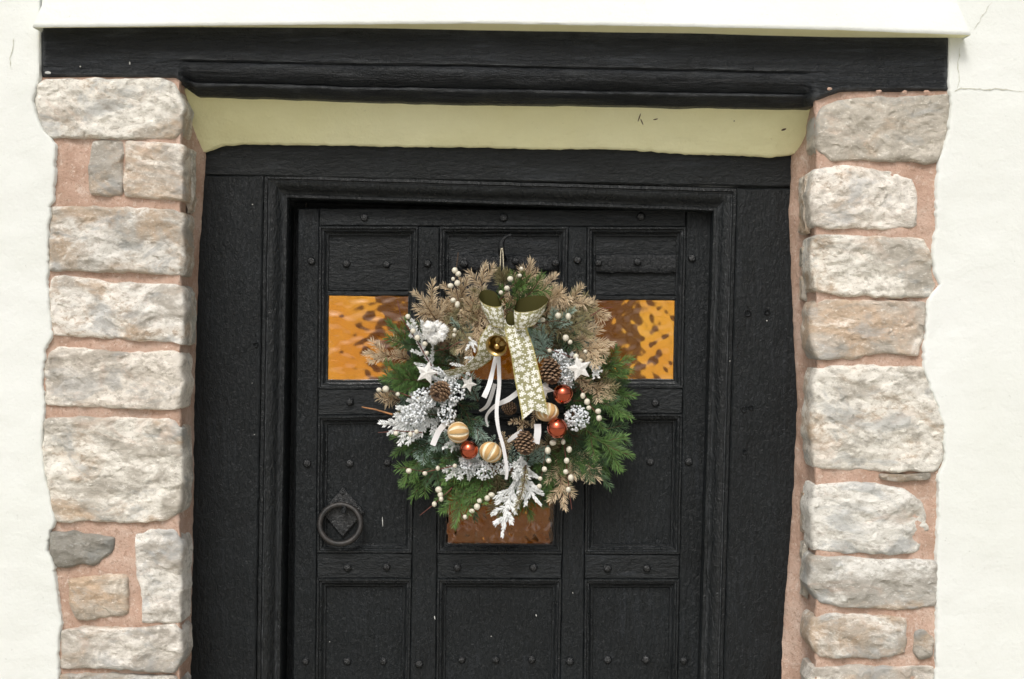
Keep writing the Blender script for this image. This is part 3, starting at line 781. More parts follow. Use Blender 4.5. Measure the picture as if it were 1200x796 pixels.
# openings: (left line, right line, row top, row bottom, pane top row or None, pane inner cols)
def opening(fa, fb, it, ib, pane=None, seed=0):
    ya, yb = ry(it, fa(500)), ry(it, fb(500)); yc, yd = ry(ib, fb(500)), ry(ib, fa(500))
    quad = [(fa(ya), ya), (fb(yb), yb), (fb(yc), yc), (fa(yd), yd)]
    sweep('panel_moulding', quad, mprof, DY, 'black_moulding', door, seed=seed)
    k = IN - 1.5
    pq = [(quad[0][0] + k, quad[0][1] + k), (quad[1][0] - k, quad[1][1] + k), (quad[2][0] - k, quad[2][1] - k), (quad[3][0] + k, quad[3][1] - k)]
    if pane is None:
        board('panel', pq, PY, .238, 'black_vert', door, seed=seed + .5, bev=.0005, amp=.0014); return
    (py0, py1), stretch, amp = pane
    def at(y, s_):
        l_ = lerp(pq[0][0], pq[3][0], (y - pq[0][1]) / (pq[3][1] - pq[0][1])); r_ = lerp(pq[1][0], pq[2][0], (y - pq[1][1]) / (pq[2][1] - pq[1][1]))
        return l_ if s_ < 0 else r_
    board('panel', [pq[0], pq[1], (at(py0 - 6, 1), py0 - 6), (at(py0 - 6, -1), py0 - 6)], PY, .238, 'black_horiz', door, seed=seed + .5, bev=.0005, amp=.0014, grain='h')
    board('glazing_bar', [(at(py0 - 6, -1), py0 - 6), (at(py0 - 6, 1), py0 - 6), (at(py0, 1), py0), (at(py0, -1), py0)], PY - .006, .236, 'black_horiz', door, seed=seed + .7, bev=.002, grain='h')
    glass_pane(at(py0, -1) - 1, at(py0, 1) + 1, py0 - 1, py1, seed, stretch, amp)
opening(a1, b0, 0, 1, ((347, 448), (17, 40), .0021), 51)
opening(b1, c0, 0, 1, ((350, 448), (30, 40), .0016), 52)
opening(c1, d0, 0, 1, ((352, 448), (24, 32), .0018), 53)
opening(a1, b0, 2, 3, None, 54)
opening(b1, c0, 2, 3, ((562, 641), (48, 30), .0036), 55)
opening(c1, d0, 2, 3, None, 56)
for s_, (fa, fb) in enumerate(((a1, b0), (b1, c0), (c1, d0))):
    opening(fa, fb, 4, 5, None, 57 + s_); opening(fa, fb, 6, 7, None, 61 + s_)

# unseen boards added behind the framing to block light through the seams
for k, q in enumerate(([(347, 243), (836, 246), (834, 349.5), (346, 344)], [(346, 343), (379, 343), (378, 454), (345, 454)], [(484, 343), (522, 343), (521, 454), (483, 454)], [(658, 343), (696, 343), (695, 454), (657, 454)], [(797, 343), (834, 343), (832, 454), (795, 454)],
                       [(345, 454), (832, 454), (829, 559), (344, 559)], [(344, 559), (524, 559), (523, 646), (343, 646)], [(646, 559), (829, 559), (827, 646), (645, 646)], [(343, 646), (827, 646), (812, YB), (339, YB)])):
    board('backing_board', q, .2465, .256, 'black_vert', door, seed=70 + k, gap=-.001, bev=.001, res=.05, amp=0, edge=0)
# studs: faceted iron nail heads, each its own part
sm = MB(); rings = []
for r_, y in ((.0102, .001), (.0098, -.0015), (.0072, -.0052), (.003, -.0072)):
    rings.append([sm.vert((math.cos(k * math.pi / 4 + .3) * r_, y, math.sin(k * math.pi / 4 + .3) * r_)) for k in range(8)])
sm.bridge(rings, True); sm.f.append(tuple(rings[-1]))
stud0 = sm.build('stud', 'black_stud', None, smooth=25)
stud_list = []
for x, y in ((427, 255), (590, 255), (751, 254), (365, 306), (501, 309), (677, 305), (811, 303), (360, 543), (497, 542), (672, 541), (807, 541), (410, 471), (455, 471), (718, 472), (768, 472), (535, 471), (622, 471),
             (407, 665), (453, 664), (536, 665), (625, 665), (712, 666), (758, 666), (358, 775), (491, 778), (668, 775), (801, 774), (404, 952), (450, 952), (532, 952), (620, 952), (708, 953), (754, 953), (355, 1060), (486, 1060), (662, 1060), (796, 1060)):
    stud_list.append((x, y, DY - .0006))
for x, y in ((406, 309), (453, 310), (410, 543), (454, 542), (718, 541), (762, 541), (407, 775), (449, 775), (541, 773), (581, 773), (623, 773), (712, 773), (757, 773), (404, 1060), (446, 1060), (536, 1060), (576, 1060), (618, 1060), (706, 1060), (751, 1060)):
    stud_list.append((x, y, PY - .0006))
for x, y in ((701, 308), (747, 307), (544, 309), (604, 306), (651, 308)):
    stud_list.append((x, y, PY - .0125))
for i, (x, y, Y) in enumerate(stud_list):
    o = stud0 if i == 0 else link_copy(stud0, (0, 0, 0), None)
    o.location = P(x, y, Y); o.rotation_euler = (random.uniform(-.12, .12), random.uniform(0, .8), random.uniform(-.12, .12))
    s_ = random.uniform(.84, .98); o.scale = (s_, s_, s_)
for o in [x for x in C.objects if x.name.startswith('stud')]:
    o.parent = door; o.matrix_parent_inverse = door.matrix_basis.inverted()
# hammered iron straps in two of the top panels
def strap(x0, x1, y0, y1, seed):
    m = MB(); ids = []
    for px in frange(x0, x1, 2):
        row = []
        for t, dy in ((0, .004), (.04, -.006), (.1, -.009), (.3, -.0095), (.5, -.0102), (.7, -.0098), (.9, -.009), (.96, -.006), (1, .004)):
            py = lerp(y0, y1, t) + 1.8 * fr((px, seed, t * 2), .09, 3) * (1 if t in (0, .04, .96, 1) else .4)
            q = P(px, py, PY + dy + (.0022 * fr((px * .07, seed, t * 2.4), 1.0, 4) if 0 < t < 1 else 0)); row.append(m.vert(q))
        ids.append(row)
    m.bridge(list(reversed(ids)))
    adopt(m.build('iron_strap', 'black_iron', None, smooth=60), door)
strap(699, 792, 297, 321, 1); strap(529, 653, 299, 319, 2)

# iron ring handle on its diamond plate
q0 = P(402, 602, PY)
hp = MB(); loops = []
for f_, dy in ((1.0, .001), (.985, -.0050), (.90, -.0080), (.55, -.0082)):
    l = []
    for (cx, cz) in ((0, .058), (.048, .004), (0, -.052), (-.046, .002)):
        l.append(Vector((cx * f_, dy, cz * f_)))
    d_ = []
    for i in range(4):
        for k in range(5): d_.append(hp.vert(q0 + l[i].lerp(l[(i + 1) % 4], k / 5) + Vector((0, .0006 * n1(i, k, f_ * 3, 1.3), 0))))
    loops.append(d_)
hp.bridge(list(reversed(loops)), True); hp.f.append(tuple(loops[-1]))
handle = hp.build('ring_handle', 'black_stud', None, smooth=30); adopt(handle, door)
m = MB(); cR = P(399, 614, PY - .020); pts = []
for k in range(41):
    a = 2 * math.pi * k / 40
    pts.append(cR + Vector((math.cos(a) * .0435, -.006 + .010 * math.sin(a), math.sin(a) * .0405)))
m.tube(pts, lambda t: .0062 + .0008 * n1(t, 0, 0, 9), 8)
adopt(m.build('ring', 'rust_ring', None, smooth=60), handle)
m = MB(); kq = P(404, 594, PY - .004)
m.tube([kq + Vector((0, .004, .004)), kq + Vector((0, -.010, .003)), kq + Vector((0, -.020, -.004)), kq + Vector((.0, -.022, -.012))], lambda t: .009 - .004 * t, 8)
adopt(m.build('staple', 'black_iron', None, smooth=50), handle)
link_copy(stud0, (0, 0, 0), None)
for dx, dy in ((0, -24), (0, 20)):
    o = link_copy(stud0, P(402 + dx, 602 + dy, PY - .0075), None); o.scale = (.4, .5, .4); o.name = 'rivet'
    o.parent = handle; o.matrix_parent_inverse = handle.matrix_basis.inverted()
for o in list(C.objects):       # drop the spare copy
    if o.name.startswith('stud') and o.parent is None: bpy.data.objects.remove(o)
# paint scratches
for (x, y0, y1, w_, Y) in ((448, 606, 617, 1.0, PY), (628, 720, 722.5, 1.6, PY), (509, 722, 726, 1.4, DY), (671, 694, 696, 1.0, DY)):
    c = MB(); a, b = P(x, y0, Y - .0022), P(x + .6, y1, Y - .0022); ww = Vector((w_ * SC / 2, 0, 0))
    c.grid([[a - ww * .5, a + ww * .4], [a.lerp(b, .4) - ww, a.lerp(b, .4) + ww], [b - ww * .4, b + ww * .5]])
    adopt(c.build('paint_scratch', 'scratch_white', None), door)
# black hook that carries the wreath
m = MB()
m.tube([P(592, 305, PY), P(591, 303, .205), P(588, 298, .190), P(587, 290, .183), P(588, 283, .183), P(592, 278, .184), P(599, 275, .186)], lambda t: .0028 + .0045 * math.sin(min(1, t * 1.15) * math.pi) ** 1.0 * (1 if t < .9 else .5), 8)
adopt(m.build('hook', 'black_iron', None, smooth=60), door)

# door sill and the hall behind, seen only through the amber panes
sl = MB()
def box(m, x0, x1, y0, y1, z0, z1):
    i = [m.vert((x, y, z)) for x in (x0, x1) for y in (y0, y1) for z in (z0, z1)]
    m.f += [(i[0], i[1], i[3], i[2]), (i[4], i[6], i[7], i[5]), (i[0], i[4], i[5], i[1]), (i[2], i[3], i[7], i[6]), (i[0], i[2], i[6], i[4]), (i[1], i[5], i[7], i[3])]
hall = MB()
x0, x1, y0, y1, z1 = -1.3, 1.5, .30, 4.2, 2.35
hall.grid([[(x0, y0, .03), (x0, y1, .03)], [(x0, y0, z1), (x0, y1, z1)]]); hall.grid([[(x1, y0, .03), (x1, y1, .03)], [(x1, y0, z1), (x1, y1, z1)]])
hall.grid([[(x0, y0, z1), (x1, y0, z1)], [(x0, 1.6, z1), (x1, 1.6, z1)]])        # ceiling stops short; the gap is added so the sky lights the hall
# back wall with two openings added so daylight backs the panes
def back_wall(m, holes):
    xs_ = sorted({x0, x1, *[h_[0] for h_ in holes], *[h_[1] for h_ in holes]}); zs_ = sorted({.03, z1, *[h_[2] for h_ in holes], *[h_[3] for h_ in holes]})
    for a, b in zip(xs_, xs_[1:]):
        for c, d in zip(zs_, zs_[1:]):
            if any(h_[0] <= a and b <= h_[1] and h_[2] <= c and d <= h_[3] for h_ in holes): continue
            m.grid([[(a, y1, c), (b, y1, c)], [(a, y1, d), (b, y1, d)]])
back_wall(hall, [(.66, 1.3, .8, 2.2), (-1.2, -.68, .8, 2.2)])
# front wall of the hall either side of the frame
for a, b in ((x0, -.70), (.66, x1)): hall.grid([[(a, y0, .03), (b, y0, .03)], [(a, y0, z1), (b, y0, z1)]])
hall.grid([[(-.70, y0, 1.86), (.66, y0, 1.86)], [(-.70, y0, z1), (.66, y0, z1)]])
hall.grid([[(-.70, .268, 1.86), (.66, .268, 1.86)], [(-.70, y0, 1.86), (.66, y0, 1.86)]])
for a in (-.70, .66): hall.grid([[(a, .2, .03), (a, y0, .03)], [(a, .2, 1.86), (a, y0, 1.86)]])
tag(hall.build('hall_walls', 'hall_wall', smooth=0), kind='structure')
cy = MB(); cy.grid([[(-6, 7.5, 0), (6, 7.5, 0)], [(-6, 7.5, 3.2), (6, 7.5, 3.2)]])  # added white wall: sunlit backdrop that brightens the amber panes
tag(cy.build('bounce_wall', 'render_white', smooth=0), kind='structure')
hf = MB(); hf.grid([[(x0, y0, .03), (x1, y0, .03)], [(x0, y1, .03), (x1, y1, .03)]])
tag(hf.build('hall_floor', 'hall_floor', smooth=0), kind='structure')

# ------------------------------------------------------------------ the wreath
WC = (592, 462)
wreath = thing('wreath', 'frosted fir wreath with ribbon bow, bell, cones and copper baubles hanging on the door', 'wreath', P(WC[0], WC[1], .17))
rw = random.Random(11)
K = SC * (D + .13) / D                # metres per pixel at the wreath

m = MB(); cw = P(WC[0], WC[1] - 2, .168)
for rr_, sd_ in ((.160, 1), (.176, 2), (.168, 3), (.150, 4), (.186, 5)):
    m.tube([cw + Vector((math.cos(a * .13) * (rr_ + .01 * n1(a, sd_, 0, .7)), .014 * n1(a, sd_, 5, .5), math.sin(a * .13) * (rr_ + .01 * n1(a, sd_, 9, .7)))) for a in range(49)], .008, 6)
adopt(m.build('twig_ring', 'twig_brown', None, smooth=60), wreath)

def sprig(b, t, kind, nl=.020, nw=.00066, side=2, spread=.86, dens=1.45, fan=1.0, Y=(.165, .105), bend=.12, frosty=False, sl=.5, lay=.35, name='fir_sprig'):
    """fir spray from photograph point b to t: main twig, side twigs, needles in two ranks and over the top"""
    p0 = P(b[0], b[1], Y[0]); p1 = P(t[0], t[1], Y[1])
    ax = p1 - p0; Ln = ax.length; ax.normalize()
    view = Vector((rw.uniform(-.35, .35), -1, rw.uniform(-.1, .5))).normalized()
    sd_ = ax.cross(view).normalized(); up = sd_.cross(ax).normalized()
    if up.y > 0: up = -up
    bs = rw.uniform(-bend, bend) * Ln
    dr = 0 if kind == 'frost' else rw.uniform(.0, .16) * Ln
    def mainpt(u): return Vector((0, 0, -dr * u * u)) + p0 + ax * (u * Ln) + sd_ * (bs * math.sin(u * math.pi)) - up * (lay * .12 * Ln * u * u)
    tw = MB(); nd = MB()
    twigs = [([mainpt(u / 8) for u in range(9)], 1.0)]
    for i in range(side):
        u = .22 + .62 * (i + rw.uniform(0, .4)) / max(1, side)
        for sg in (-1, 1):
            if rw.random() < .08: continue
            l_ = max(.022, Ln * sl * (1 - u * .62)) * rw.uniform(.75, 1.15); ang = rw.uniform(.55, .95) * fan
            d = (ax * math.cos(ang) + sd_ * sg * math.sin(ang) + up * rw.uniform(-.1, .25)).normalized()
            o_ = mainpt(u + .04 * sg)
            twigs.append(([o_ + d * (l_ * k / 6) + ax * (l_ * .16 * (k / 6) ** 2) for k in range(7)], .6))
    mk = 'twig_frost' if kind == 'frost' else 'twig_brown'
    for pts, th in twigs:
        tw.tube(pts, lambda q, th=th: (.0021 if kind != 'frost' else .0026) * th * (1 - .55 * q), 5)
        tot = sum((pts[i + 1] - pts[i]).length for i in range(len(pts) - 1))
        n = max(8, int(tot / .00105 * dens * (.85 if kind == 'frost' else 1)))
        base_a = rw.uniform(.15, .5)
        for k in range(n):
            u = (k + rw.random()) / n; fi = u * (len(pts) - 1); i = min(int(fi), len(pts) - 2)
            p = pts[i].lerp(pts[i + 1], fi - i); tg = (pts[i + 1] - pts[i]).normalized()
            s2 = tg.cross(up).normalized(); u2 = s2.cross(tg)
            ph = rw.uniform(-.35, math.pi + .35) if kind in ('tan', 'spruce', 'olive') or rw.random() < .45 else rw.choice((rw.gauss(0, .42), math.pi - rw.gauss(0, .42), rw.gauss(math.pi / 2, .7)))
            out = s2 * math.cos(ph) + u2 * math.sin(ph)
            an = spread * rw.uniform(.66, 1.28) * (1 - .45 * u ** 4)
            d = (tg * math.cos(an) + out * math.sin(an)).normalized()
            L_ = nl * 1.12 * rw.uniform(.7, 1.15) * (1 - .42 * u ** 6)
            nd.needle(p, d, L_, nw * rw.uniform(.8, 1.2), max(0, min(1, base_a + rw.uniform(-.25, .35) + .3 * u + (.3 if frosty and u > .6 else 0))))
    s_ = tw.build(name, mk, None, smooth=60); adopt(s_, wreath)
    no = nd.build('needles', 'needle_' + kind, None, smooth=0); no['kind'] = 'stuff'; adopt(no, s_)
    return s_

# inner filling: short sprays all round the ring so that the ring itself is covered
kinds = ['dark', 'green', 'dark', 'olive', 'green', 'spruce']
for i in range(34):
    a = 2 * math.pi * i / 34 + rw.uniform(-.08, .08)
    r0 = rw.uniform(66, 84); r1 = rw.uniform(112, 130)
    aa = a + rw.uniform(.25, .6)
    deg = math.degrees(a) % 360                     # 0 = right, 90 = up
    if 30 < deg < 160: kd = rw.choice(['tan', 'olive', 'green', 'olive', 'dark'])
    elif 160 <= deg < 215: kd = rw.choice(['spruce', 'frost', 'dark', 'green'])
    else: kd = rw.choice(['dark', 'green', 'dark', 'green', 'spruce'])
    sprig((WC[0] + r0 * math.cos(a), WC[1] - r0 * math.sin(a)), (WC[0] + r1 * math.cos(aa), WC[1] - r1 * math.sin(aa)), kd, Y=(.185, .150), nl=.017, side=2)
for i in range(20):       # inner edge, leaning into the hole
    a = 2 * math.pi * i / 20 + rw.uniform(-.1, .1); r0 = rw.uniform(84, 98); r1 = rw.uniform(56, 68); aa = a + rw.uniform(.15, .5)
    deg = math.degrees(a) % 360
    kd = rw.choice(['tan', 'olive']) if 40 < deg < 140 else rw.choice(['spruce', 'dark', 'olive', 'tan', 'spruce'])
    sprig((WC[0] + r0 * math.cos(a), WC[1] - r0 * math.sin(a)), (WC[0] + r1 * math.cos(aa), WC[1] - r1 * math.sin(aa)), kd, Y=(.170, .135), nl=.014, side=1)

A = Y_ = None
F, M_, B_ = (.145, .095), (.165, .120), (.175, .150)      # front, middle, back layers
for b, t, kd, kw in [
    # dried tan sprays over the top and right shoulder
    ((530, 405), (486, 343), 'tan', dict(Y=M_, nl=.020)), ((540, 400), (519, 348), 'tan', dict(Y=M_)), ((556, 385), (540, 318), 'tan', dict(Y=M_, nl=.016)),
    ((560, 350), (547, 420), 'tan', dict(Y=F, nl=.021)), ((572, 372), (569, 307), 'tan', dict(Y=B_, nl=.018)), ((492, 425), (428, 405), 'tan', dict(Y=B_, nl=.018, side=2)),
    ((545, 345), (531, 405), 'olive', dict(Y=F, nl=.019)), ((520, 385), (498, 350), 'tan', dict(Y=F, nl=.018, side=2)),
    ((560, 390), (545, 345), 'tan', dict(Y=F, nl=.016, side=2)), ((590, 345), (585, 312), 'olive', dict(Y=B_, side=2)),
    ((618, 360), (650, 322), 'tan', dict(Y=B_, side=2)), ((640, 375), (692, 346), 'tan', dict(Y=M_)), ((630, 385), (690, 372), 'olive', dict(Y=F, nl=.022)),
    ((655, 385), (716, 395), 'tan', dict(Y=M_, nl=.020)), ((660, 395), (706, 420), 'tan', dict(Y=F, nl=.017, side=2)), ((632, 350), (668, 345), 'tan', dict(Y=M_)),
    ((640, 380), (650, 335), 'tan', dict(Y=M_)), ((660, 375), (712, 365), 'tan', dict(Y=B_)), ((650, 365), (700, 355), 'olive', dict(Y=M_, nl=.018)),
    ((690, 440), (722, 452), 'olive', dict(Y=M_, side=2)), ((672, 440), (712, 462), 'tan', dict(Y=M_, side=2)),
    ((655, 530), (662, 588), 'tan', dict(Y=M_, nl=.018, side=2)), ((660, 522), (702, 560), 'tan', dict(Y=M_, nl=.018, side=2)),
    ((470, 470), (444, 462), 'tan', dict(Y=B_, side=1)), ((640, 462), (624, 492), 'tan', dict(Y=F, nl=.013, side=1)), ((600, 540), (590, 505), 'tan', dict(Y=M_, nl=.013, side=1)),
    ((580, 545), (586, 600), 'olive', dict(Y=M_, nl=.016, side=2)), ((620, 500), (598, 492), 'tan', dict(Y=F, nl=.012, side=1)),
    # green sprays
    ((592, 365), (634, 314), 'green', dict(Y=F, nl=.022)), ((600, 350), (622, 305), 'tan', dict(Y=B_, nl=.020, side=2)),
    ((512, 440), (456, 374), 'green', dict(Y=M_, nl=.020)), ((512, 425), (478, 382), 'dark', dict(Y=F, nl=.020)), ((505, 448), (448, 438), 'green', dict(Y=F, nl=.021)),
    ((500, 455), (450, 448), 'dark', dict(Y=M_, nl=.020)),
    ((680, 445), (740, 418), 'green', dict(Y=M_, nl=.020)), ((690, 450), (735, 432), 'dark', dict(Y=B_)), ((672, 470), (738, 488), 'green', dict(Y=F, nl=.021)),
    ((672, 485), (740, 528), 'green', dict(Y=F, nl=.022)), ((660, 495), (715, 558), 'dark', dict(Y=M_, nl=.022)), ((670, 480), (736, 508), 'dark', dict(Y=M_, nl=.020)),
    ((655, 505), (690, 556), 'green', dict(Y=M_, nl=.020)), ((640, 520), (642, 575), 'green', dict(Y=M_, nl=.018)), ((665, 470), (722, 462), 'dark', dict(Y=M_)),
    ((680, 500), (728, 545), 'green', dict(Y=B_, nl=.022)),
    ((525, 520), (472, 562), 'green', dict(Y=M_, nl=.020)), ((530, 510), (478, 530), 'dark', dict(Y=M_)), ((540, 530), (500, 565), 'dark', dict(Y=F)),
    ((555, 540), (532, 606), 'green', dict(Y=F, nl=.022)), ((550, 535), (515, 585), 'green', dict(Y=M_, nl=.022)), ((565, 545), (556, 598), 'dark', dict(Y=M_, nl=.020)),
    ((570, 545), (548, 585), 'green', dict(Y=F, nl=.018)), ((600, 555), (622, 604), 'green', dict(Y=B_)), ((610, 545), (640, 585), 'dark', dict(Y=B_)), ((625, 530), (628, 580), 'dark', dict(Y=M_)),
    ((530, 500), (498, 480), 'dark', dict(Y=M_)), ((535, 520), (505, 510), 'spruce', dict(Y=F, nl=.015)), ((560, 540), (520, 530), 'dark', dict(Y=F, nl=.016)),
    ((535, 470), (552, 505), 'dark', dict(Y=M_, nl=.015)), ((545, 490), (570, 512), 'spruce', dict(Y=M_, nl=.013, side=2)),
    ((520, 455), (462, 425), 'green', dict(Y=M_, nl=.020)), ((515, 500), (462, 525), 'green', dict(Y=B_, nl=.020)), ((520, 530), (482, 578), 'green', dict(Y=B_, nl=.021)), ((600, 550), (590, 605), 'green', dict(Y=B_, nl=.020)),
    ((690, 470), (744, 462), 'green', dict(Y=B_, nl=.020)), ((560, 545), (520, 560), 'green', dict(Y=F, nl=.020)), ((530, 430), (490, 430), 'green', dict(Y=F, nl=.018, side=1)), ((640, 545), (668, 570), 'green', dict(Y=B_, nl=.019)),
    # blue green spruce
    ((655, 418), (604, 392), 'spruce', dict(Y=(.110, .075), nl=.018)), ((650, 405), (612, 382), 'spruce', dict(Y=(.115, .085), nl=.015, side=2)), ((560, 470), (545, 440), 'spruce', dict(Y=F, nl=.014, side=2)),
    ((590, 545), (565, 508), 'spruce', dict(Y=M_, nl=.012, side=1)), ((610, 560), (640, 520), 'spruce', dict(Y=M_, nl=.014, side=2)), ((480, 500), (510, 540), 'spruce', dict(Y=M_, nl=.014, side=2)),
    ((640, 400), (672, 362), 'spruce', dict(Y=F, nl=.017, side=1)), ((560, 400), (530, 372), 'spruce', dict(Y=F, nl=.014, side=1)), ((600, 350), (612, 318), 'green', dict(Y=F, nl=.018, side=1)),
    ((650, 395), (680, 400), 'dark', dict(Y=F, nl=.018, side=1)), ((535, 420), (512, 405), 'dark', dict(Y=F, nl=.018, side=1)), ((580, 360), (556, 335), 'olive', dict(Y=F, nl=.018, side=1)),
    # white frosted foliage
    ((515, 478), (456, 508), 'frost', dict(Y=F, nl=.012, nw=.0017, sl=.55, side=4)), ((512, 470), (468, 478), 'frost', dict(Y=F, nl=.011, nw=.0017, sl=.5, side=3)), ((520, 490), (484, 510), 'frost', dict(Y=F, nl=.011, nw=.0016)),
    ((510, 400), (478, 378), 'frost', dict(Y=(.12, .085), nl=.008, nw=.0014, side=2)), ((512, 440), (488, 398), 'frost', dict(Y=(.12, .085), nl=.007, nw=.0014, side=2)),
    ((540, 440), (505, 452), 'frost', dict(Y=(.12, .085), nl=.010, nw=.0016)), ((560, 425), (520, 445), 'frost', dict(Y=(.115, .08), nl=.006, nw=.0013, side=1)),
    ((615, 540), (589, 626), 'frost', dict(Y=(.13, .075), nl=.013, nw=.0016, sl=.28, side=5, spread=.55)), ((612, 538), (633, 590), 'frost', dict(Y=(.14, .095), nl=.011, nw=.0016, sl=.4, side=3, spread=.55)),
    ((616, 545), (604, 596), 'olive', dict(Y=(.10, .070), nl=.012, side=0)),
    ((610, 535), (605, 560), 'frost', dict(Y=(.12, .09), nl=.012, nw=.0017, side=2)),
    ((560, 530), (525, 560), 'frost', dict(Y=F, nl=.012, nw=.0016)), ((565, 545), (540, 540), 'frost', dict(Y=F, nl=.011, nw=.0016, side=2)), ((548, 510), (520, 525), 'frost', dict(Y=F, nl=.009, nw=.0014, side=2)),
    ((668, 455), (662, 415), 'frost', dict(Y=F, nl=.008, nw=.0014, side=3)), ((690, 425), (702, 442), 'frost', dict(Y=F, nl=.007, nw=.0014, side=2)), ((565, 415), (545, 430), 'frost', dict(Y=(.10, .075), nl=.006, nw=.0013, side=1)),
    ((550, 395), (556, 412), 'frost', dict(Y=(.10, .085), nl=.005, nw=.0014, side=1)), ((500, 470), (530, 460), 'frost', dict(Y=F, nl=.009, nw=.0014)),
]:
    sprig(b, t, kd, name='frosted_sprig' if kd == 'frost' else 'fir_sprig', **kw)

# clusters of tiny frosted beads
def beads(cx, cy, rx, ry_, n, Y, a0=.2):
    m = MB()
    for _ in range(n):
        r = math.sqrt(rw.random()); a = rw.uniform(0, 6.283)
        m.ball(P(cx + rx * r * math.cos(a), cy + ry_ * r * math.sin(a), Y - .018 * (1 - r * r) + rw.uniform(-.006, .006)), rw.uniform(.0017, .0030), 6, 4, a=min(1, max(0, a0 + rw.uniform(0, .8))))
    for _ in range(8):
        a = rw.uniform(0, 6.283); m.tube([P(cx, cy, Y + .02), P(cx + rx * .8 * math.cos(a), cy + ry_ * .8 * math.sin(a), Y)], .0008, 4, a=.3)
    o = m.build('frosted_bead_cluster', 'frost_bead', None, smooth=60); o['kind'] = 'stuff'; adopt(o, wreath)
for a in ((530, 462, 15, 14, 110, .092), (497, 468, 16, 13, 110, .095), (524, 485, 11, 16, 90, .092), (485, 486, 16, 14, 90, .098), (676, 490, 15, 15, 150, .088, .0), (568, 551, 14, 12, 110, .10), (590, 548, 10, 8, 60, .10), (663, 440, 10, 20, 90, .10), (505, 436, 14, 8, 60, .098), (655, 418, 10, 8, 50, .10), (548, 548, 9, 10, 50, .10)):
    beads(*a)

# berry sprigs
bm = MB(); bm.ball((0, 0, 0), .0060, 12, 8)
berry_mesh = bm.build('berry', 'berry_cream', None, smooth=80); bme = berry_mesh.data; bpy.data.objects.remove(berry_mesh)
def berry_sprig(path, berries, Y, mk='twig_red', rs=1.0, th=.0013):
    m = MB(); pts = [P(x, y, Y + .004) for x, y in path]; d = []
    for a, b in zip(pts, pts[1:]): d += [a.lerp(b, k / 4) for k in range(4)]
    d.append(pts[-1]); d = [p + Vector((0, .003 * n1(p.x, 0, p.z, 40), .0012 * n1(p.x, 4, p.z, 60))) for p in d]
    m.tube(d, lambda t: th * (1 - .4 * t), 5)
    s_ = adopt(m.build('berry_sprig' if berries else 'bare_twig', mk, None, smooth=60), wreath)
    for x, y in berries:
        o = bpy.data.objects.new('berry', bme); C.objects.link(o); o.location = P(x, y, Y - .004 + rw.uniform(-.003, .003))
        k = rs * rw.uniform(.72, 1.12); o.scale = (k * rw.uniform(.88, 1.1), k, k * rw.uniform(.85, 1.15)); adopt(o, s_)
berry_sprig([(541, 372), (533, 330), (537, 296)], [(533, 317), (537, 321), (531, 327), (536, 332), (528, 335), (531, 352), (536, 357)], .10, 'twig_brown')
berry_sprig([(512, 440), (492, 405), (470, 372), (466, 352)], [(478, 371), (489, 396), (498, 403), (500, 414), (484, 388)], .085)
berry_sprig([(500, 472), (470, 461), (444, 456)], [(444, 457), (452, 456), (466, 462), (490, 468)], .095)
berry_sprig([(460, 486), (440, 480), (424, 477)], [], .11, 'twig_orange', th=.0022)
berry_sprig([(495, 507), (465, 505), (443, 507)], [(464, 508), (481, 509), (488, 506)], .095)
berry_sprig([(535, 545), (500, 553), (475, 549)], [(498, 555), (513, 549), (533, 546), (479, 552)], .09)
berry_sprig([(530, 572), (510, 590), (492, 604)], [(509, 591), (517, 585)], .10)
berry_sprig([(640, 520), (637, 545), (632, 574)], [(648, 519), (642, 528), (643, 540), (638, 550), (633, 561), (632, 570)], .088, 'twig_brown')
berry_sprig([(660, 512), (664, 545), (667, 575), (670, 597)], [(660, 518), (667, 527), (664, 540), (663, 553), (669, 560), (666, 574)], .085)
berry_sprig([(680, 455), (692, 475), (703, 491)], [(683, 464), (688, 471), (690, 478), (701, 482), (702, 490)], .085)
berry_sprig([(585, 352), (605, 330), (620, 312)], [(598, 327), (609, 323), (594, 338), (587, 343), (611, 315)], .095, 'twig_brown')
berry_sprig([(625, 380), (650, 376), (668, 378)], [(636, 375), (654, 370), (666, 371)], .085, 'twig_brown')
berry_sprig([(640, 408), (662, 416), (684, 424)], [(644, 411), (663, 396), (668, 401), (675, 418), (680, 423), (686, 412)], .085)
berry_sprig([(690, 372), (705, 362), (718, 360)], [], .10)
berry_sprig([(540, 400), (525, 408), (508, 412)], [(533, 387), (532, 393)], .09, 'twig_red')
berry_sprig([(590, 596), (565, 592), (540, 606)], [(545, 606), (553, 599), (559, 594), (562, 587), (571, 584), (576, 580)], .10, 'twig_brown')
berry_sprig([(520, 562), (512, 575)], [(514, 574), (516, 580)], .10, 'twig_brown', 1.2)

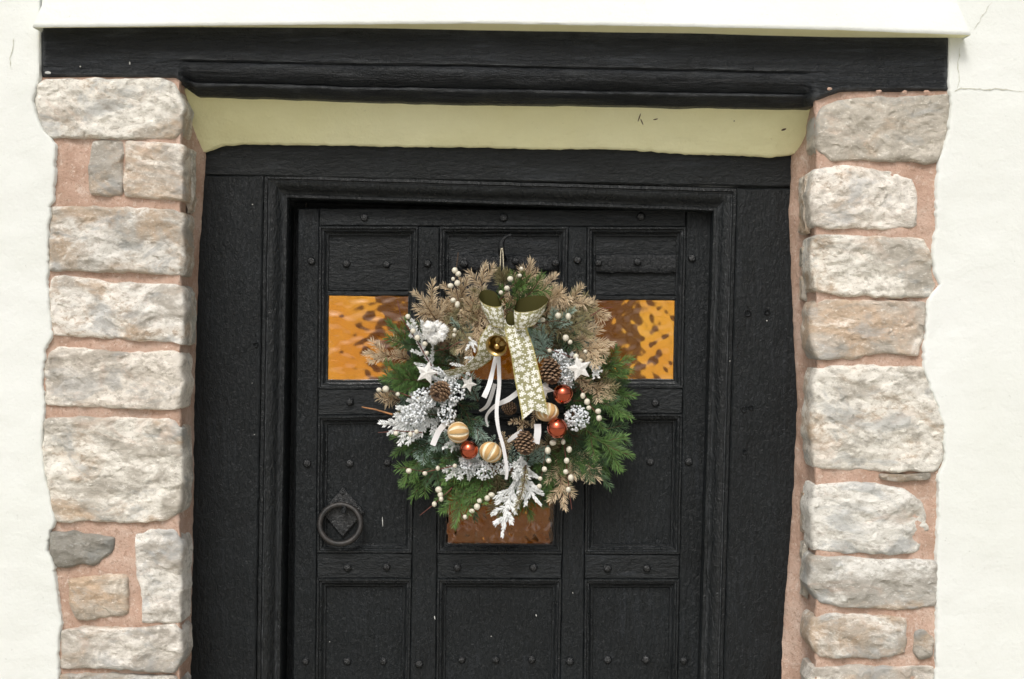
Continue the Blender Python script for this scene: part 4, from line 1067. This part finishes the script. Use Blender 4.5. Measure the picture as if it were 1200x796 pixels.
# pine cones
def cone(cx, cy, r, ln, ang, Y, tilt=.45):
    m = MB(); ax = Vector((math.sin(ang) * math.cos(tilt), -math.sin(tilt), -math.cos(ang) * math.cos(tilt))).normalized()
    ref = Vector((0, 1, 0)); u = ax.cross(ref).normalized(); v = ax.cross(u)
    c0_ = P(cx, cy, Y) - ax * ln * .5
    m.tube([c0_ + ax * ln * k / 6 for k in range(7)], lambda t: r * .45 * math.sin(math.pi * (.15 + .8 * t)), 8)
    n = 74
    for k in range(n):
        t = (k + .5) / n; a = k * 2.39996; rr_ = r * (math.sin(math.pi * (.12 + .80 * t)) ** .75)
        out = u * math.cos(a) + v * math.sin(a); tan = u * -math.sin(a) + v * math.cos(a)
        o_ = c0_ + ax * ln * t + out * rr_ * .35
        lift = .55 - .25 * t
        d = (out * math.cos(lift) + ax * math.sin(lift) * .9).normalized(); w_ = r * .30; L_ = rr_ * .72 + .002
        nn = d.cross(tan).normalized() * (r * .06)
        i = [m.vert(o_ - tan * w_ * .4, 0), m.vert(o_ + tan * w_ * .4, 0), m.vert(o_ + d * L_ * .75 + tan * w_, .35), m.vert(o_ + d * L_ + nn, 1.0), m.vert(o_ + d * L_ * .75 - tan * w_, .35), m.vert(o_ + d * L_ * .95 - nn * 2.2, .8), m.vert(o_ + d * L_ * .6 + nn * 1.5, .3)]
        m.f += [(i[0], i[1], i[6]), (i[1], i[2], i[6]), (i[2], i[3], i[6]), (i[3], i[4], i[6]), (i[4], i[0], i[6]), (i[0], i[4], i[5]), (i[4], i[3], i[5]), (i[3], i[2], i[5]), (i[2], i[1], i[5]), (i[1], i[0], i[5])]
    adopt(m.build('pine_cone', 'cone_scale', None, smooth=0), wreath)
cone(645, 434, .021, .052, .15, .072); cone(615, 518, .0195, .048, .05, .080); cone(517, 458, .020, .044, -.7, .078, .9); cone(596, 478, .013, .03, 1.2, .15)

# baubles
bs_ = MB(); bs_.ball((0, 0, 0), 1.0, 32, 20)
for x, y, r_, Y in ((660, 462, 11.5, .070), (653, 502, 12, .066), (549.5, 527.5, 11, .072)):
    m = MB(); c_ = P(x, y, Y); m.ball(c_, r_ * K, 36, 22)
    b_ = adopt(m.build('bauble', 'bauble_copper', None, smooth=80), wreath)
    m = MB(); cd = Vector((rw.uniform(-.3, .3), .75, .5)).normalized(); m.tube([c_ + cd * r_ * K * .93, c_ + cd * r_ * K * 1.2], r_ * K * .28, 12)
    adopt(m.build('cap', 'cap_gold', None), b_)

# dried slit oranges
def orange(x, y, rx, rz, axis, Y, slits=9, rot=0.0):
    m = MB(); c_ = P(x, y, Y); ax = Vector(axis).normalized(); ref = Vector((0, 1, 0)) if abs(ax.y) < .8 else Vector((0, 0, 1))
    u = ax.cross(ref).normalized(); v = ax.cross(u); rr_ = []
    nseg = slits * 8
    for i in range(17):
        th = math.pi * i / 16; row = []
        for k in range(nseg):
            ph = 2 * math.pi * k / nseg + rot; sl_ = (k % 8) in (0, 1, 7); mid_ = (k % 8) == 0
            inn = .18 < i / 16 < .82
            rad = 1.0 - (.16 if mid_ and inn else .05 if sl_ and inn else 0) + .03 * n1(i * .4, k * .3, x, 1.0)
            p = (u * math.cos(ph) + v * math.sin(ph)) * math.sin(th) * rad + ax * math.cos(th) * .86
            p = Vector((p.x * rx * K, p.y * rx * K, p.z * rz * K))
            row.append(m.vert(c_ + p, 1.0 if sl_ and inn else .35 if not inn else 0.0))
        rr_.append(row)
    m.bridge(rr_, True); adopt(m.build('dried_orange', 'peel', None, smooth=60), wreath)
orange(537, 507, 14.5, 12.5, (1, .15, .1), .076, 8, .2); orange(575, 530, 13.5, 13.5, (.55, .25, .95), .072, 8, .1); orange(641, 483, 14, 12.5, (.1, .5, 1), .084, 9, .3)

# wooden stars
def star(x, y, r_, Y, rot):
    m = MB(); c_ = P(x, y, Y); R_ = r_ * K
    ring = [c_ + Vector((math.sin(rot + k * math.pi / 5) * R_ * (1 if k % 2 == 0 else .46), .002 * n1(k, x, 0, 1.1), math.cos(rot + k * math.pi / 5) * R_ * (1 if k % 2 == 0 else .46))) for k in range(10)]
    f_ = [m.vert(p) for p in ring]; b_ = [m.vert(p + Vector((0, .004, 0))) for p in ring]; t_ = m.vert(c_ + Vector((0, -.004, 0)))
    for k in range(10): m.f.append((f_[(k + 1) % 10], f_[k], t_))
    m.bridge([f_, b_], True); m.f.append(tuple(b_)); adopt(m.build('star', 'star_wood', None, smooth=0), wreath)
star(500, 437, 14, .068, .25); star(679, 432, 15, .070, -.25); star(637, 456, 13, .078, .5); star(549, 450, 10, .085, .4)

# cotton boll in its husk
c_ = P(510, 389, .075); m = MB()
for k in range(6):
    a = k * 1.047 + .3; o_ = c_ + Vector((math.cos(a) * .0165, -.004 + .004 * math.sin(k * 2.1), math.sin(a) * .0125)); i0 = len(m.v)
    rb = .0098 * (1 + .2 * math.sin(k * 3.7)); m.ball(o_, rb, 18, 12)
    for i in range(i0, len(m.v)):
        v_ = Vector(m.v[i]); dd = (v_ - o_); m.v[i] = tuple(o_ + dd * (1 + .55 * fr((v_.x, v_.y, v_.z), 240, 4)))
    for _ in range(300):
        d = Vector((rw.gauss(0, 1), rw.gauss(-.4, 1), rw.gauss(0, 1))).normalized()
        m.needle(o_ + d * rb * .9, (d + Vector((rw.uniform(-.9, .9), rw.uniform(-.9, .9), rw.uniform(-.9, .9)))).normalized(), rw.uniform(.003, .007), .00030, 0)
cb = adopt(m.build('cotton_boll', 'cotton', None, smooth=80), wreath)
m = MB()
for k in range(5):
    a = k * 1.2566 - .33; d = Vector((math.cos(a), 0, math.sin(a) * .85)); s_ = Vector((-d.z, 0, d.x)) * .006
    p = [c_ + Vector((0, .010, 0)), c_ + d * .014 + s_ + Vector((0, .004, 0)), c_ + d * .030 + Vector((0, -.004, 0)), c_ + d * .014 - s_ + Vector((0, .004, 0)), c_ + d * .014 + Vector((0, .012, 0))]
    i = [m.vert(q) for q in p]; m.f += [(i[0], i[1], i[4]), (i[1], i[2], i[4]), (i[2], i[3], i[4]), (i[3], i[0], i[4]), (i[0], i[3], i[2], i[1])]
adopt(m.build('husk', 'husk', None, smooth=0), cb)

# bell, mouth towards the viewer and a little down
m = MB(); bc = P(582, 405, .018); ax = Vector((-.30, -.88, -.34)).normalized(); u = ax.cross(Vector((0, 0, 1))).normalized(); v = ax.cross(u); rings = []
for r_, d in ((.001, -.034), (.008, -.033), (.0125, -.028), (.0145, -.018), (.016, -.008), (.019, -.002), (.0225, .0015), (.0228, .0022), (.0215, .0018), (.018, -.002), (.0145, -.008), (.013, -.018), (.011, -.026), (.0, -.029)):
    rings.append([m.vert(bc + ax * d + (u * math.cos(k * math.pi / 18) + v * math.sin(k * math.pi / 18)) * r_) for k in range(36)])
m.bridge(rings, True); bell = adopt(m.build('bell', 'brass', None, smooth=50), wreath)
m = MB(); m.ball(bc + ax * -.002 + Vector((0, 0, -.002)), .0062, 14, 10); m.tube([bc + ax * -.004, bc + ax * -.028], .0012, 6)
adopt(m.build('clapper', 'cap_gold', None, smooth=60), bell)

# ribbons: centre line + half width vectors; front of the cloth faces the viewer
def strip(name, pts, mat_, parent, thick=0.0, nseg=12, sub=6, notch=0.0, wire=True, flip=False):
    """pts = [(px, py, Y, half-width px, roll degrees, direction degrees or None)]"""
    cs = []
    n = len(pts)
    def cat(i, t, j):
        a, b, c, d = [pts[max(0, min(n - 1, i + k))][j] for k in (-1, 0, 1, 2)]
        return .5 * ((2 * b) + (-a + c) * t + (2 * a - 5 * b + 4 * c - d) * t * t + (-a + 3 * b - 3 * c + d) * t ** 3)
    for i in range(n - 1):
        for k in range(sub): cs.append([cat(i, k / sub, j) for j in range(5)])
    cs.append(list(pts[-1][:5]))
    P3 = [P(c[0], c[1], c[2]) for c in cs]
    m = MB(); ids = []; uvs = []; acc = 0
    for i, c in enumerate(cs):
        t = (P3[min(i + 1, len(P3) - 1)] - P3[max(i - 1, 0)]).normalized()
        w_ = t.cross(Vector((0, -1, 0))).normalized(); nn = w_.cross(t)
        a = R(c[4]); wd = w_ * math.cos(a) + nn * math.sin(a)
        if i: acc += (P3[i] - P3[i - 1]).length
        row = []
        for k in range(nseg + 1):
            s_ = (k / nseg) * 2 - 1
            q = P3[i] + wd * (s_ * c[3] * K)
            if notch and i >= len(cs) - 4: q += t * (abs(s_) - 1 + .4) * notch * ((i - len(cs) + 5) / 4)
            row.append(m.vert(q, 1.0 if wire and k in (0, nseg) else 0.0)); uvs.append((acc + 1, s_ * pts[0][3] * K + 1))
        ids.append(row)
    m.bridge([list(reversed(r)) for r in ids] if flip else ids)
    o = m.build(name, mat_, None, smooth=80)
    uvl = o.data.uv_layers.new(name='uv')
    for lp in o.data.loops: uvl.data[lp.index].uv = uvs[lp.vertex_index]
    adopt(o, parent); return o
bow = MB(); kn = P(599, 374, .052)
bow.ball(kn, .012, 14, 10, sq=(1.0, .7, 1.25))
bow_o = adopt(bow.build('ribbon_bow', 'ribbon', None, smooth=80), wreath)
uvl = bow_o.data.uv_layers.new(name='uv')
for lp in bow_o.data.loops:
    c_ = bow_o.data.vertices[lp.vertex_index].co; uvl.data[lp.index].uv = (c_.x + 2, c_.z + 2)
strip('tail', [(602, 376, .050, 12, 0), (606, 392, .046, 13, 8), (612, 412, .044, 14, 14), (616, 432, .048, 14.5, 6), (620, 452, .050, 15, -8), (624, 470, .050, 15, -4), (627, 486, .052, 15.5, 4)], 'ribbon', bow_o, notch=.016)
strip('tail', [(594, 376, .050, 10, 0), (583, 388, .044, 13, 15), (574, 402, .046, 14, 25), (569, 416, .056, 13, 45), (556, 428, .066, 11, 58), (540, 434, .072, 9, 66), (522, 438, .080, 8, 60)], 'ribbon', bow_o)
def loop(cx, cy, rx, ry_, knot, drop, Y, tilt, seed):
    """a ribbon loop seen into its open end; the band is gathered down to the knot"""
    m = MB(); ids = []; uvs = []; n = 56; kq = P(knot[0], knot[1], Y + .004)
    for k in range(n + 1):
        a = 2 * math.pi * k / n; ca, sa = math.cos(a), math.sin(a)
        rw_ = 1 + .10 * math.sin(2 * a + seed) + .06 * math.sin(3 * a + seed * 2.1)
        ex = (ca * math.cos(tilt) * rx - sa * math.sin(tilt) * ry_) * rw_; ey = (ca * math.sin(tilt) * rx + sa * math.cos(tilt) * ry_) * rw_
        top = P(cx + ex, cy - ey, Y + sa * .020 - .010)
        low = P(cx + ex * .86, cy - ey * .8 + drop, Y + sa * .016 - .002)
        low = low.lerp(kq, .30)
        row = []
        for j in range(13):
            t = j / 12; q = top.lerp(low, t)
            q += Vector((ca * .003, -.004 * max(0, -sa), 0)) * math.sin(t * math.pi) + Vector((.0022 * n1(a * 1.1, t * 2, seed, 1.0), 0, .0022 * n1(a * 1.1, t * 2, seed + 5, 1.0)))
            row.append(m.vert(q, 1.0 if j in (0, 12) else 0)); uvs.append((a * rx * K + seed, t * .05 + 3))
        ids.append(row)
    m.bridge(ids)
    o = m.build('loop', 'ribbon', None, smooth=80); uvl = o.data.uv_layers.new(name='uv')
    for lp in o.data.loops: uvl.data[lp.index].uv = uvs[lp.vertex_index]
    adopt(o, bow_o)
loop(622, 356, 19, 9.5, (600, 377), 26, .040, .22, 1.0)
loop(574, 350, 15, 8, (598, 377), 30, .042, -.38, 4.0)

# narrow satin ribbons hanging from the bell
strip('satin_ribbon', [(581, 418, .062, 2.2, 0), (577, 436, .060, 2.6, 25), (573, 452, .058, 2.9, -20), (567, 466, .056, 3.1, 15)], 'satin_white', wreath, wire=False, nseg=2)
strip('satin_ribbon', [(584, 418, .064, 2.3, 0), (585, 450, .060, 2.4, 25), (582, 480, .058, 2.4, -25), (584, 502, .058, 2.1, 25), (590, 525, .056, 2.2, 25), (594, 550, .058, 2, 20), (593, 562, .062, 1.5, 0)], 'satin_white', wreath, wire=False, nseg=2)
strip('satin_ribbon', [(580, 450, .085, 2.5, 30), (572, 474, .085, 3, 40), (562, 482, .088, 2.5, 60)], 'satin_white', wreath, wire=False, nseg=2)
strip('satin_ribbon', [(612, 456, .085, 3.2, 20), (596, 468, .080, 3, 10), (580, 476, .080, 2.6, 30), (570, 488, .082, 2.4, 50), (572, 500, .086, 2, 60)], 'satin_white', wreath, wire=False, nseg=2)
strip('satin_ribbon', [(630, 497, .080, 4, 10), (630, 508, .078, 4, 0), (628, 520, .080, 4, -10)], 'satin_white', wreath, wire=False, nseg=2)
strip('satin_ribbon', [(524, 494, .090, 3.5, 10), (514, 506, .084, 3.6, 20), (507, 522, .082, 3.2, 0)], 'satin_white', wreath, wire=False, nseg=2)
strip('satin_ribbon', [(612, 505, .090, 2.6, 20), (602, 512, .088, 2.6, 10), (595, 518, .09, 2, 30)], 'satin_white', wreath, wire=False, nseg=2)

# string loop over the hook
m = MB()
for dx in (-1.3, 1.5):
    m.tube([P(588 + dx * .4, 288, .180), P(588 + dx, 298, .178), P(588 + dx * 1.3, 312, .172), P(589 + dx * 2, 335, .160)], .0011, 6)
m.ball(P(588, 292, .179), .0032, 8, 6)
adopt(m.build('hanging_string', 'string_cream', None, smooth=60), wreath)
